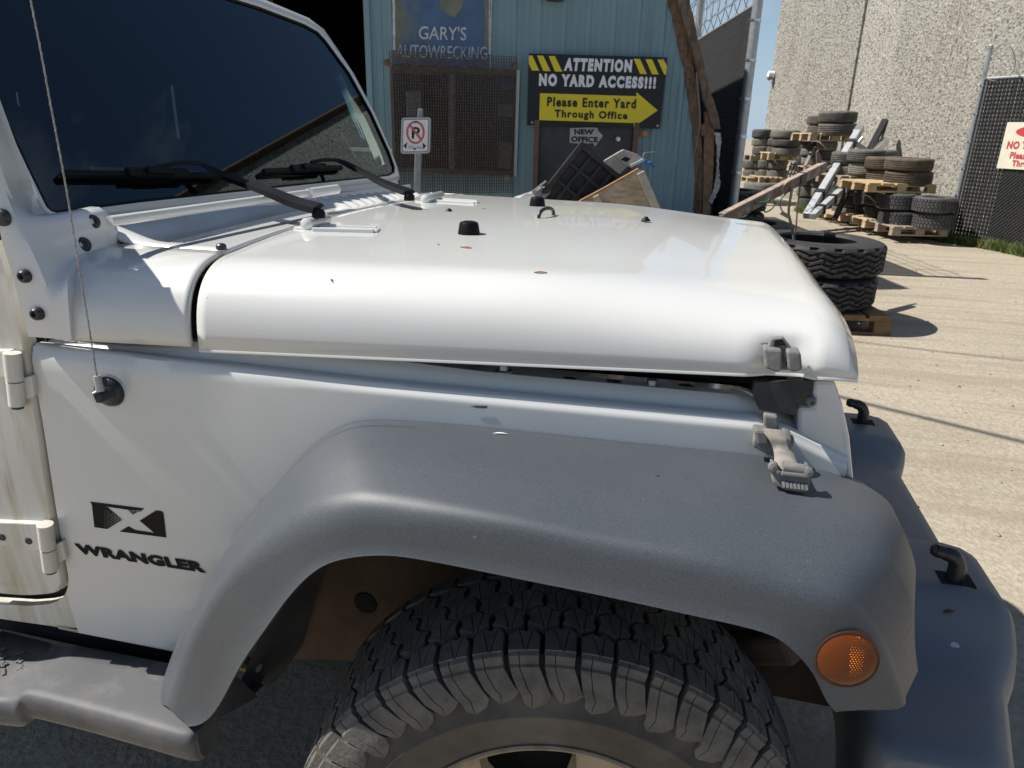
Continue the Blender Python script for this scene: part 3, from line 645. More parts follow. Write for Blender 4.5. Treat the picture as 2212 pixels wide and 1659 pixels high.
def shoulder(long):
    w_ = pitch * .86; t0 = .060 if long else .066; h_ = w_ / 2; m = MB()
    poly = [(-h_ * .96, .102), (h_ * .96, .102), (h_, t0 + .010), (h_ * .45, t0 - .005), (h_ * .10, t0 + .003), (-h_ * .35, t0 - .002), (-h_, t0 + .008)]
    for pl in sliced(poly, [(-h_ * .30 - .02, .28), (h_ * .38 + .012, -.15)]): b = block_mesh('b', [(pl, RT, RT - .014)]); m.add(b.v, b.f)
    # step down onto the shoulder, then the broad chevron that runs down the sidewall
    k = .006 if long else .014; g = []
    path = [(.1015, RT - .0045, .96, 0), (.1075, RT - .008, .98, 0), (.1100, RT - .020, 1.0, 0), (.1135, RT - .022, 1.0, 0), (.1165, RT - .034, 1.08, .004), (.1205, RT - .047 - k * .3, 1.14, .010), (.1215, RT - .053 - k * .7, 1.12, .016), (.1215, RT - .062 - k, .70 if long else .9, .013), (.1212, RT - .066 - k * 1.3, .2, .008)]
    for t, r, f, sh in path:
        g.append([wpt(-h_ * f + sh, t - .012, r - .006), wpt(-h_ * f + sh + .001, t, r), wpt(-h_ * .34 * f + sh, t + .0003, r), wpt(-h_ * .30 * f + sh, t - .002, r - .001), wpt(-h_ * .26 * f + sh, t + .0003, r), wpt(h_ * f + sh - .001, t, r), wpt(h_ * f + sh, t - .012, r - .006)])
    g.append([p + np.array([0, -.004, -.008]) for p in g[-1]])
    m.grid(g); return m
def hexb(flip, hgt=.040):
    w_ = pitch * .90; f = -1 if flip else 1; m = MB()
    poly = [(-.02, .60), (.30, .50), (.49, .30), (.44, .02), (.50, -.28), (.22, -.42), (.02, -.60), (-.26, -.52), (-.48, -.30), (-.42, .04), (-.50, .30), (-.20, .40)]
    poly = [(s * w_ * f, t * hgt) for s, t in poly]
    for pl in sliced(poly, [(-.004 * f, .22 * f), (.009 * f, -.12 * f)]): b = block_mesh('b', [(pl, RT, RT - .013)]); m.add(b.v, b.f)
    return m
def shifted(mb, dt):
    r = MB(); r.f = list(mb.f); r.v = [(p[0], p[1], p[2] + dt) for p in mb.v]; return r
proto = []
for nm, mb in (('a', shoulder(True)), ('b', shoulder(False)), ('c', shifted(hexb(False), .036)), ('d', shifted(hexb(True), -.004)), ('e', shifted(hexb(False), -.044))):
    me = mb.mesh('tread_block', 30, True); me.materials.append(RUB); proto.append(me)
far_sh = block_mesh('b', [([(-pitch * .42, -.072), (pitch * .40, -.068), (pitch * .40, -.106), (-pitch * .42, -.106)], RT, RT - .013)]).mesh('tread_block', 30, True); far_sh.materials.append(RUB)
def put_block(me, ang):
    ca, sa = math.cos(ang), math.sin(ang)
    e1 = wx * ca - wz * sa; e2 = wx * sa + wz * ca           # tangent and radial directions at that angle
    o = bpy.data.objects.new('tread_block', me)
    m = Matrix(((e1[0], e2[0], wy[0], WC[0]), (e1[1], e2[1], wy[1], WC[1]), (e1[2], e2[2], wy[2], WC[2]), (0, 0, 0, 1)))
    COL.objects.link(o); o.parent = car; o.matrix_parent_inverse = WMI(car); o.matrix_basis = m
for i in range(NP):
    a = 2 * PI * i / NP
    put_block(proto[i % 2], a); put_block(proto[2], a + .5 * 2 * PI / NP); put_block(proto[3], a + .0 * 2 * PI / NP); put_block(proto[4], a + .5 * 2 * PI / NP); put_block(far_sh, a + .0 * 2 * PI / NP)
rim = part('rim', MB().lathe([(.205, HW - .075), (.212, HW - .030), (.219, HW - .012), (.226, HW - .004), (.2335, HW + .001), (.2365, HW - .002), (.237, HW - .012)], WC, (wx, wz, wy), n=96), RIM, car, sharp=40)
sp_ = MB()
for k in range(5):
    a0 = PI / 2 - .42 + k * 2 * PI / 5; g = []
    for r, hwid, t in ((.06, .030, HW - .035), (.12, .040, HW - .020), (.18, .052, HW - .018), (.213, .075, HW - .030)):
        c = np.array([math.cos(a0), math.sin(a0)]); nrm = np.array([-c[1], c[0]]); row = []
        for q, dt in ((-1, -.02), (-.85, 0), (.85, 0), (1, -.02)):
            xy = c * r + nrm * hwid * q; row.append(WC + wx * xy[0] + wz * xy[1] + wy * (t + dt))
        g.append(row)
    part('spoke', MB().grid(g), RIM, rim, sharp=35)
part('spoke_back_disc', MB().lathe([(.0005, HW - .10), (.15, HW - .10), (.16, HW - .12), (.205, HW - .12)], WC, (wx, wz, wy), n=40), MATTE, rim)  # black disc standing in for the shade behind the spokes
part('hub', MB().lathe([(.0005, HW - .010), (.05, HW - .012), (.062, HW - .03), (.062, HW - .06)], WC, (wx, wz, wy), n=32), RIM, rim)

# ---- inside the wheel arch
hole = Y(790, 1302, -.50)
inn = MB(); g = []
yI = -.50
for px, py in ((640, 1190), (700, 1180), (900, 1180), (1250, 1200), (1800, 1250)):
    a = Y(px, py - 260, yI); q = Y(px, py, yI); b = Y(px - (30 if px < 800 else 0), 1424 if px < 900 else 1430, yI); g.append([a, q, lerp(q, b, .5), b, b + np.array([0, .06, .004])])
infen = part('inner_fender', MB().grid(g), RUST, car, sharp=40, recalc=False, label='rusty brown inner fender')
part('access_hole', MB().lathe([(.0005, .002), (.024, .002), (.0255, 0)], hole + np.array([0, -.001, 0]), ((1, 0, 0), (0, 0, 1), (0, -1, 0)), n=24), MATTE, infen)
spl = MB(); g = []
for (a, b) in (((770, 1195), (720, 1200)), ((700, 1225), (640, 1260)), ((690, 1260), (600, 1330)), ((672, 1330), (560, 1420)), ((655, 1390), (545, 1450)), ((628, 1432), (555, 1475)), ((590, 1476), (572, 1479))):
    p = Y(*a, -.53); q = Y(*b, -.68); g.append([p, lerp(p, q, .5) + np.array([-.02, 0, -.005]), q, q + np.array([-.006, -.03, .0])])
part('splash_shield', MB().grid(g), mat('splash_plastic', (.06, .062, .066), .6, var=.25, vscale=15), car, sharp=50, recalc=False)
part('frame_rail', MB().box((-.5, -.42, .50), (1.86, .10, .14)).beam(Y(1560, 1400, -.55), Y(1720, 1395, -.62), .05, .05), RUST, car, sharp=0, bevel=.01)
part('body_mount', MB().tube([Y(520, 1430, -.66), Y(560, 1446, -.66)], [.016, .010], 10), mat('rag_tape', (.45, .38, .26), .85, var=.2, vscale=80), car)
part('underbody', MB().box((-1.35, 0, .50), (1.3, 1.44, .08)).box((-.95, .05, .56), (2.3, 1.0, .10)).box((-1.2, 0, .60), (1.0, 1.2, .08)), MATTE, car, sharp=0)  # floor boxes, widened to block light coming in under the car
part('axle_tube', MB().tube([(WC[0], -.62, .36), (WC[0], .70, .36)], .04, 12), RUST, car)
part('far_tyre', MB().lathe([(.22, -.10), (.33, -.12), (.39, -.10), (.40, 0), (.39, .10), (.33, .12), (.22, .10)], (WC[0], .745, .37), ((1, 0, 0), (0, 0, 1), (0, 1, 0)), n=40), RUB, car)

# ---- running board
bd = MB(); g = []
topi = [(-260, 1330, 0.487), (-60, 1352, 0.477), (0, 1362, 0.472), (90, 1384, 0.474), (130, 1396, 0.485), (171, 1396, 0.502), (260, 1412, 0.504), (365, 1433, 0.506), (440, 1447, 0.506), (512, 1462, 0.505)]
topo = [(-360, 1452, 0.487), (-120, 1500, 0.484), (0, 1519, 0.482), (30, 1516, 0.492), (47, 1502, 0.502), (80, 1508, 0.504), (180, 1533, 0.504), (300, 1566, 0.504), (395, 1592, 0.504), (425, 1585, 0.502)]
for a, b in zip(cr([Z(*p) for p in topi], 5), cr([Z(*p) for p in topo], 5)):
    d = b - a; r = .02; n_ = d / np.linalg.norm(d)
    g.append([a + np.array([0, .05, -.09]), a + np.array([0, .012, -.02]), a] + [lerp(a, b - n_ * r, t) for t in (.33, .66, 1)] + [b - n_ * .010 + np.array([0, 0, -.0012]), b - n_ * .003 + np.array([0, 0, -.006]), b + np.array([0, 0, -.016]), b + np.array([0, .002, -.045]), b + np.array([0, .010, -.060]), b + np.array([0, .05, -.068])])
board = part('running_board', MB().grid(g), GREYD, car, sharp=60, recalc=False)
e = g[-1]; c_ = sum(e) / len(e); part('board_end', MB().add([c_] + e, [(0, i + 1, i + 2) for i in range(len(e) - 1)]), GREYD, board, sharp=0)
for row in range(3):
    for k in range(5):
        px, py = 22 - k * 40 + row * 2, 1410 + row * 17 - k * 8.5
        if px > 60: continue
        a = Z(px + 10, py + 4, .479); b = Z(px + 38 if False else px + 32, py - 1, .479); c2 = Z(px + 22, py + 10, .479)
        part('grip_lug', MB().beam(a, b, .006, .006), GREYD, board, sharp=0, bevel=.0015)
        part('grip_lug', MB().beam(c2, Z(px + 23, py + 24, .479), .006, .006), GREYD, board, sharp=0, bevel=.0015)

# ---- front bumper: swept bar, two raised pods, tow hooks
bm_ = MB(); g = []
def bump_row(y):
    a = abs(y); xb = .40 + .05 * (1 - sstep(.35, .72, a)); xf = .656 - .070 * sstep(.45, .80, a) - .04 * sstep(.70, .80, a)
    zt = .650 - .035 * sstep(.42, .56, a); pod = .040 * sstep(.20, .27, a) * sstep(.50, .42, a); xf += .022 * sstep(.19, .27, a) * sstep(.56, .47, a)
    zt += pod; zl = .30 if a < .5 else .30 + .02 * sstep(.5, .8, a)
    r = .028
    return [(xb, y, zl + .03), (xb, y, zt - .04), (xb + .004, y, zt - .012), (xb + .016, y, zt - .002), (xb + .04, y, zt), (xf - .075, y, zt + .002), (xf - .040, y, zt - .004), (xf - .016, y, zt - .016), (xf - .004, y, zt - .034), (xf, y, zt - .062), (xf - .002, y, zt - .14), (xf - .015, y, zt - .20), (xf - .05, y, zl)]
ys = [-.745, -.742, -.735, -.72] + list(np.linspace(-.70, .70, 71)) + [.72, .735, .742, .745]
for y in ys:
    row = [np.array(p) for p in bump_row(y)]; k = max(0, (abs(y) - .715) / .03); c_ = sum(row) / len(row)
    g.append([lerp(p, c_, .16 * k * k) for p in row])
bumper = part('front_bumper', MB().grid(g, closed=True, caps=True), GREYB, car, sharp=55)
def hook(base, sgn):
    b = np.array(base)
    h = part('tow_hook', MB().tube(cr([b + np.array(q) for q in ((0, 0, -.03), (.002, 0, .012), (.001, 0, .032), (-.009, 0, .046), (-.024, 0, .051), (-.038, 0, .053))], 5), [.0145] * 10 + [.0135] * 10 + [.012] * 6, 12), SATIN, bumper)
    part('hook_slot', MB().box(b + np.array([.004, 0, .0005]), (.055, .040, .004)), MATTE, h, sharp=0)
    part('hook_tip', MB().lathe([(.0005, .009), (.008, .007), (.012, 0)], b + np.array([-.038, 0, .053]), ((0, 1, 0), (0, 0, 1), (-1, 0, 0)), n=12), SATIN, h)
hook(Z(2058, 1252, .690), -1); hook(Z(1860, 912, .690), 1)
for yq in (.055, -.125): part('bumper_clip', MB().box((.655, yq, .592), (.016, .012, .016)).box((.660, yq + .004, .600), (.008, .005, .010)), BLACK, bumper, sharp=0)['kind'] = 'stuff'
bpy.context.view_layer.update(); hc = scene.ray_cast(bpy.context.evaluated_depsgraph_get(), Vector(CAM), Vector(ray(2063, 1395) / np.linalg.norm(ray(2063, 1395)))); hn = np.array(hc[2]); hu = np.cross(hn, [0, 1, 0]); hu /= np.linalg.norm(hu)
part('paint_chip', MB().lathe([(.0005, .0007), (.005, .0006), (.007, .0002)], np.array(hc[1]), (hu, np.cross(hn, hu), hn), n=9), mat('paint_splat', (.42, .43, .42), .7, var=.4, vscale=200), bumper, sharp=0)

# ---- badge and lettering on the near side
DEC = mat('black_decal', (.006, .006, .007), .6, spec=.2)
def zq(x, y): return (x / 2.743, 1054 + y / 2.743)
badge = part('badge', MB().prism([B(*zq(*q), .0006) for q in ((536, 82), (852, 122), (835, 140), (560, 100), (545, 100))], BN * .0005), DEC, body, sharp=0)
for poly in (((545, 98), (612, 108), (640, 118), (724, 190), (650, 236), (636, 243), (560, 232)), ((760, 130), (842, 124), (852, 122), (788, 158)), ((828, 194), (924, 134), (956, 138), (968, 150), (985, 294), (917, 268)), ((710, 258), (760, 228), (800, 250), (917, 268), (985, 294), (975, 292))):
    part('badge_field', MB().prism([B(*zq(*q), .0007) for q in poly], BN * .0005), DEC, badge, sharp=0)
dots = MB(); WD = WHITE
for i in range(13):
    for j in range(9):
        u = i / 12; x_, y_ = 618 + i * 8.5, 118 + j * 14 + i * 1.0 + (7 if i % 2 else 0)
        if y_ < 112 + (x_ - 600) * .55 or y_ > 238 - (x_ - 650) * .5: continue
        s_ = 1.2 + 2.2 * u; dots.prism([B(*zq(x_ + s_ * math.cos(k * PI / 2), y_ + s_ * math.sin(k * PI / 2)), .0013) for k in range(4)], BN * .0001)
for i in range(10):
    for j in range(4):
        x_, y_ = 768 + i * 8 , 134 + j * 8
        if y_ > 158 - abs(x_ - 790) * .4: continue
        dots.prism([B(*zq(x_ + 2.2 * math.cos(k * PI / 2), y_ + 2.2 * math.sin(k * PI / 2)), .0013) for k in range(4)], BN * .0001)
dd = part('halftone', dots, WHITE, badge, sharp=0); dd['kind'] = 'stuff'
text_part('WRANGLER', [B(*zq(438, 328), .0012), B(*zq(1196, 441), .0012), B(*zq(1222, 505), .0012), B(*zq(464, 388), .0012)], DEC, body, bold=.055, thick=.0006, spacing=1.06)

# ---- cabin behind the glass
CAB = mat('cabin_trim', (.035, .037, .042), .7, var=.2, vscale=9); SEAT = mat('seat_cloth', (.06, .062, .068), .85, var=.2, vscale=20)
part('roof', MB().box((-1.965, -.04, 1.765), (1.52, 1.16, .05)), mat('black_hardtop', (.008, .008, .009), .7), car, sharp=0, bevel=.02)
part('cabin_back', MB().box((-2.72, 0, 1.2), (.05, 1.4, 1.1)), CAB, car, sharp=0)
part('cabin_floor', MB().box((-1.9, 0, .66), (1.7, 1.4, .05)), CAB, car, sharp=0)
part('far_door', MB().box((-1.83, .74, 1.0), (1.78, .05, .70)), WHITE, car, sharp=0)
part('door_trim', MB().box((-1.83, .695, 1.0), (1.76, .03, .68)), CAB, car, sharp=0)
part('side_window', MB().prism([(-.97, .62, 1.26), (-1.25, .62, 1.71), (-2.68, .62, 1.72), (-2.68, .62, 1.26)], (0, .008, 0)), glass('deep_tinted_glass', (.7, .8, .8), .06), car, sharp=0)
part('side_window', MB().box((-1.95, -.70, 1.52), (1.45, .008, .46)), TINT, car, sharp=0)
part('near_sill', MB().box((-1.9, -.72, .98), (1.7, .04, .70)), CAB, car, sharp=0)
part('dashboard', MB().box((-1.10, 0, 1.12), (.24, 1.32, .24)), CAB, car, sharp=0, bevel=.03)
for s in (-.36, .36):
    seat = part('seat', MB().box((-1.75, s, .92), (.50, .48, .16)), SEAT, car, sharp=0, bevel=.05)
    part('backrest', MB().beam((-1.98, s, .95), (-2.12, s, 1.45), .46, .14, (1, 0, 0)), SEAT, seat, sharp=0, bevel=.05)
    part('headrest', MB().beam((-2.12, s, 1.50), (-2.15, s, 1.66), .26, .10, (1, 0, 0)), SEAT, seat, sharp=0, bevel=.04)
part('steering_wheel', MB().tube([(-1.36 + .09 * math.sin(a), .36 + .19 * math.cos(a), 1.22 + .17 * math.sin(a)) for a in np.linspace(0, 2 * PI, 28)], .014, 8, False), CAB, car)
part('roll_bar', MB().tube(cr([(-1.20, -.58, 1.66), (-1.6, -.60, 1.70), (-2.2, -.60, 1.70), (-2.24, -.62, 1.0)], 5), .03, 10).tube(cr([(-1.20, .58, 1.66), (-1.6, .60, 1.70), (-2.2, .60, 1.70), (-2.24, .62, 1.0)], 5), .03, 10).tube([(-2.2, -.6, 1.70), (-2.2, .6, 1.70)], .03, 10), CAB, car)
part('mirror', MB().box((-1.17, .0, 1.60), (.03, .22, .06)), CAB, car, sharp=0, bevel=.01)
# ================================================================ ground
m_ground = mat('dusty_yard', (.355, .307, .235), .92, var=.07, vscale=.8, fine=.16, fscale=42, bump=.6, bscale=55, bdist=.01,
    dirt=[((.27, .225, .165), (.35, 4.2, 1), (.48, .60), .7), ((.46, .41, .33), (9, 14, 9), (.55, .75), .5), ((.20, .175, .14), (16, 16, 16), (.64, .76), .6), ((.40, .20, .07), (1.1, 2.9, 1), (.66, .74), .75)])
g = []
gx = np.concatenate([[-200, -60, -20], np.linspace(-10, 16, 53), [25, 60, 250]]); gy = np.concatenate([[-120, -40, -10], np.linspace(-6, 26, 65), [40, 90, 300]])
rr = np.random.default_rng(3)
for x in gx: g.append([(x, y, GZ + (rr.random() - .5) * .006) for y in gy])
struct('ground', MB().grid(g), m_ground, 60)
peb = MB()
for _ in range(1500):
    l, d = rr.uniform(.3, 7.5), rr.uniform(2.2, 12); s = .004 + .012 * rr.random() ** 3; c = LD(l, d, GZ + s * .3); a = rr.uniform(0, 6.3)
    u = np.array([math.cos(a), math.sin(a), 0]); v = np.array([-u[1], u[0], 0])
    peb.add([c + u * s, c - u * s * .8, c + v * s * .7, c - v * s * .9, c + np.array([0, 0, s * .55]), c - np.array([0, 0, s * .5])], [(0, 2, 4), (2, 1, 4), (1, 3, 4), (3, 0, 4)])
tag(part('gravel', peb, mat('pebble', (.33, .29, .24), .9, obj_rand=0, var=.5, vscale=30), sharp=0), 'small loose stones and grit on the dusty yard', 'gravel', kind='stuff')

# ================================================================ blue metal building
WD = 7.6; WP = CAM + FH * WD
def WL(px, py, o=0.0): return onplane(px, py, WP - FH * o, FH)
def wl(px, py): p = WL(px, py); return np.dot(p - CAM, RH), p[2]
def WU(l, z, o=0.0): return LD(l, WD - o, z)
def z2(x, y): return ((1300 + x / 1.58) / 1.736, (y / 1.58) / 1.736)
def z3(x, y): return ((2440 + x / 1.58) / 1.736, (y / 1.58) / 1.736)
def q4(x, y): return ((1900 + x * .407) / 1.736, (150 + y * .407) / 1.736)
def q5(x, y): return ((2500 + x / 1.844) / 1.736, (y / 1.844) / 1.736)
def gb(x, y): return ((1400 + x * .31646) / 1.736, (y * .31646) / 1.736)
TEAL = mat('teal_sheet_metal', (.185, .295, .33), .48, var=.07, vscale=2.5, spec=.4, dirt=[((.10, .12, .11), (5, 5, .7), (.56, .76), .55), ((.22, .30, .31), (1.5, 1.5, 9), (.56, .8), .35)])
WOODD = mat('weathered_brown_wood', (.17, .105, .065), .85, var=.35, vscale=22, dirt=((.05, .035, .025), (30, 30, 3), (.48, .66), .8))
CONCF = mat('footing_concrete', (.26, .25, .225), .9, var=.2, vscale=8)
arch_px = [(1499, 500), (1500, 330), (1499, 250), (1490, 150), (1474, 75), (1452, 0), (1418, -85)]
arch = [wl(*p) for p in arch_px]; lR = arch[0][0]
arch = [(lR, GZ)] + arch + [(lR - 1.05, 3.95), (lR - 2.2, 4.85), (lR - 4.4, 5.5), (lR - 6.6, 4.85), (lR - 7.9, 3.6), (lR - 8.6, 2.0), (lR - 8.8, GZ)]
al = np.array([a[0] for a in arch[::-1]]); az = np.array([a[1] for a in arch[::-1]])
def atop(l):
    m = al[:]; k = int(np.argmax(az)); 
    if l >= al[k]: return float(np.interp(-l, [-v for v in al[k:]][::-1], az[k:][::-1])) if False else float(np.interp(l, al[k:], az[k:]))
    return float(np.interp(l, al[:k + 1], az[:k + 1]))
bld = thing('workshop_building', LD(lR - 4.4, WD, GZ), 'teal ribbed metal workshop with a black open doorway and curved side', 'building')
bpy.context.view_layer.update()
lO = wl(796, 150)[0]                            # right edge of the big open doorway
prof = []                                       # ribbed sheet profile across the wall
l = lR - .002
per = .237
while l > lO:
    for dl, o in ((0, 0), (.022, .020), (.050, .020), (.072, 0), (.118, 0), (.124, .006), (.136, .006), (.142, 0), (.180, 0), (.186, .006), (.198, .006), (.204, 0)):
        if l - dl > lO: prof.append((l - dl, o))
    l -= per
prof.append((lO, 0)); ZS = wl(1030, 160)[1]
sheets = [prof[i:i + 37] for i in range(0, len(prof) - 1, 36)]
for sh in sheets:
    for lo_z, hi_z, ex in ((GZ + .16, ZS, 0), (ZS - .03, 99, .004)):
        m = MB(); vs = []; fs = []
        for l, o in sh:
            t = min(hi_z, atop(l)); b = min(lo_z, t); vs += [WU(l, b, o + ex), WU(l, t, o + ex)]
        fs = [(2 * i, 2 * i + 1, 2 * i + 3, 2 * i + 2) for i in range(len(sh) - 1)]
        part('wall_panel', m.add(vs, fs), TEAL, bld, sharp=0, recalc=False)
part('footing', MB().prism([WU(lO, GZ - .1, .03), WU(lR + .02, GZ - .1, .03), WU(lR + .02, GZ + .17, .03), WU(lO, GZ + .17, .03)], FH * .2), CONCF, bld, sharp=0, bevel=.01)
part('corner_trim', MB().prism([WU(lO - .02, GZ, .03), WU(lO + .035, GZ, .03), WU(lO + .035, 4.3, .03), WU(lO - .02, 4.3, .03)], FH * .12), TEAL, bld, sharp=0)
# wall beyond the doorway and the header above it
lH = lO - 4.0
m = MB(); ls = np.linspace(al[0] + .01, lH, 14); m.grid([[WU(q, GZ, 0), WU(q, max(GZ, atop(q)), 0)] for q in ls]); part('end_wall', m, TEAL, bld, sharp=0, recalc=False, solid=.01)
m = MB(); ls = np.linspace(lH, lO - .01, 12); m.grid([[WU(q, 4.2, -.005), WU(q, atop(q), -.005)] for q in ls]); part('door_header', m, TEAL, bld, sharp=0, recalc=False, solid=.01)
inside = mat('dark_workshop_interior', (.010, .010, .011), .95)  # near-black colour puts the deep shade of the doorway into these surfaces
depth = 13.0
m = MB(); ls = list(zip(al, az)); m.grid([[LD(q[0], WD + .012, q[1]), LD(q[0], WD + depth, q[1])] for q in ls]); part('roof', m, mat('bitumen_roof', (.05, .05, .05), .9, var=.2, vscale=3), bld, sharp=30, recalc=False, solid=.05)
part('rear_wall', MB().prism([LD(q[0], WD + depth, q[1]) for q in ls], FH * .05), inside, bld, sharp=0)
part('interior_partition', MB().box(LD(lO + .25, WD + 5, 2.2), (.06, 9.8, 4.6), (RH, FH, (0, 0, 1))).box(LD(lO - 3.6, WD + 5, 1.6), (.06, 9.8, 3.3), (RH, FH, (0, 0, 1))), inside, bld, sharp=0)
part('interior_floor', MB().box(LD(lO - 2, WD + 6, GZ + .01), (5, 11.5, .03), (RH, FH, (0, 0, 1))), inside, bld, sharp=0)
# curved edge boards
def board_strip(lft, rgt, o0, th, name, m_):
    a = [WL(*q5(*p), o0) for p in lft]; b = [WL(*q5(*p), o0) for p in rgt]; a, b = cr(a, 8), cr(b, 8); n = min(len(a), len(b)); mb = MB(); g = []
    for i in range(n):
        ja, jb = RH * rr.normal(0, .0025), RH * rr.normal(0, .003); g.append([a[i] + ja, b[i] + jb, b[i] + jb + FH * th, a[i] + ja + FH * th])
    return part(name, mb.grid(g, closed=True, caps=True), m_, bld, sharp=30)
board_strip([(-70, -420), (-30, -200), (10, 0), (60, 200), (130, 560), (172, 820), (190, 1000)], [(-20, -420), (20, -200), (65, 0), (150, 280), (195, 520), (237, 850), (246, 1120)], .03, .06, 'edge_board', WOODD)
board_strip([(0, -420), (35, -200), (72, 0), (180, 350), (232, 560), (262, 690), (322, 890)], [(90, -420), (125, -200), (160, 0), (220, 280), (300, 620), (335, 720), (376, 890)], .10, .08, 'edge_board', mat('grey_brown_wood', (.15, .105, .075), .85, var=.35, vscale=20, dirt=((.05, .04, .03), (24, 24, 3), (.5, .66), .8)))
board_strip([(185, 1000), (196, 1150), (190, 1300), (180, 1460)], [(246, 1010), (250, 1150), (248, 1300), (240, 1480)], .02, .06, 'wall_stud', WOODD)
board_strip([(268, 770), (262, 950), (256, 1200), (252, 1480)], [(330, 790), (326, 950), (322, 1200), (300, 1480)], .05, .07, 'wall_stud', mat('tan_wood', (.22, .14, .08), .85, var=.3, vscale=20))
board_strip([(240, 860), (240, 890), (240, 920), (240, 940)], [(274, 855), (276, 890), (276, 920), (272, 938)], .09, .05, 'block', WOODD)
board_strip([(330, 915), (345, 1000), (348, 1100), (345, 1200), (330, 1290), (295, 1390)], [(375, 920), (376, 980), (362, 1120), (366, 1220), (370, 1290), (312, 1410)], .12, .02, 'torn_flashing', mat('torn_metal', (.36, .36, .35), .6, metal=.2, var=.35, vscale=30))
part('gap_shade_sheet', MB().prism([WL(*q5(*p), -.03) for p in ((180, 1500), (318, 1500), (322, 1100), (316, 880), (255, 640), (165, 320), (110, 100), (80, -60), (20, -60), (120, 400), (170, 800))], FH * .04), mat('gap_shade_black', (.018, .016, .015), .9), bld, sharp=0)  # black sheet painting the shade in the gap between the edge boards
part('hanging_wire', MB().tube(cr([WL(*q5(*p), .14) for p in ((205, 500), (230, 800), (215, 950), (196, 1040), (170, 1082))], 4), .008, 6), mat('old_cable', (.16, .16, .16), .7), bld)
# window with its mesh guard
DARKP = mat('dusty_window_glass', (.030, .028, .026), .25, var=.3, vscale=4, spec=.3)
wf0 = [(262, 388), (1024, 416), (1001, 1045), (272, 1012)]
win = part('window', MB().prism([WL(*z2(*p), .035) for p in wf0], FH * .03), mat('window_frame_dirty', (.13, .105, .085), .8, var=.3, vscale=14), bld, sharp=0)
for a in ([(276, 432), (608, 440), (606, 1000), (286, 990)], [(640, 440), (998, 452), (982, 1018), (640, 1002)]):
    part('pane', MB().prism([WL(*z2(*p), .039) for p in a], FH * .004), DARKP, win, sharp=0)
part('mullion', MB().prism([WL(*z2(*p), .055) for p in ((608, 436), (640, 438), (640, 1006), (606, 1002))], FH * .02), mat('aluminium_mullion', (.20, .18, .16), .6, var=.3, vscale=20), win, sharp=0)
part('jamb', MB().prism([WL(*z2(*p), .06) for p in ((1003, 414), (1027, 416), (1006, 1046), (985, 1044))], FH * .03), mat('white_jamb', (.45, .47, .47), .6), win, sharp=0)
part('broken_opening', MB().prism([WL(*z2(*p), .041) for p in ((452, 445), (468, 445), (500, 500), (528, 580), (535, 640), (450, 642))], FH * .003), MATTE, win, sharp=0)
GUARD = mat('rusty_mesh', (.085, .068, .055), .75, metal=.2, var=.4, vscale=30)
guard = MB(); NV = 50
def gpt(u, v):                                   # v 0 top .. 1 bottom
    tl, trr, brr, bl = (252, 300), (1008, 338), (985, 1140), (285, 1148)
    x = (1 - v) * ((1 - u) * tl[0] + u * trr[0]) + v * ((1 - u) * bl[0] + u * brr[0]); y = (1 - v) * ((1 - u) * tl[1] + u * trr[1]) + v * ((1 - u) * bl[1] + u * brr[1])
    return WL(*z2(x, y), .10 + .10 * max(0, (.13 - v) / .13) + .05 * max(0, (v - .86) / .14))
def thinbar(a, b, wd): guard.beam(a, b, wd, wd * .6, tuple(FH))
for i in range(NV + 1):
    u = i / NV
    for v0, v1 in ((0, .13), (.13, .86), (.86, 1)): thinbar(gpt(u, v0), gpt(u, v1), .0085)
for j in range(46):
    v = j / 45; thinbar(gpt(0, v), gpt(1, v), .0042)
gm_ = part('mesh_guard', guard, GUARD, win, sharp=0, recalc=False); gm_['kind'] = 'stuff'
for p in ((240, 372), (998, 388), (952, 1055), (300, 1025)):
    c = WL(*z2(*p), .13); part('guard_bolt', MB().lathe([(.0005, .02), (.022, .012), (.034, 0)], c, (RH, (0, 0, 1), -FH), n=12), mat('rusty_washer', (.20, .15, .12), .6, metal=.4) if p[0] != 240 else WOODD, win)
for nm, poly, c_, lb in (('paper_notice', ((352, 540), (440, 538), (440, 690), (356, 690)), (.20, .22, .22), 'pale paper sheet behind the mesh in the left window pane'),
                         ('paper_notice', ((915, 456), (992, 460), (985, 526), (910, 522)), (.05, .06, .13), 'dark blue notice in the top right corner of the meshed window'),
                         ('paper_notice', ((900, 616), (990, 620), (985, 690), (895, 686)), (.16, .13, .13), 'pinkish grey notice at the right middle of the meshed window'),
                         ('paper_notice', ((900, 842), (980, 846), (970, 1002), (896, 996)), (.15, .13, .085), 'tan paper notice low in the right corner of the meshed window')):
    tag(part(nm, MB().prism([WL(*z2(*p), .044) for p in poly], FH * .002), mat('paper_' + lb[:9], c_, .8, var=.25, vscale=25), sharp=0), lb, 'notice', 'notices stuck inside the meshed window')
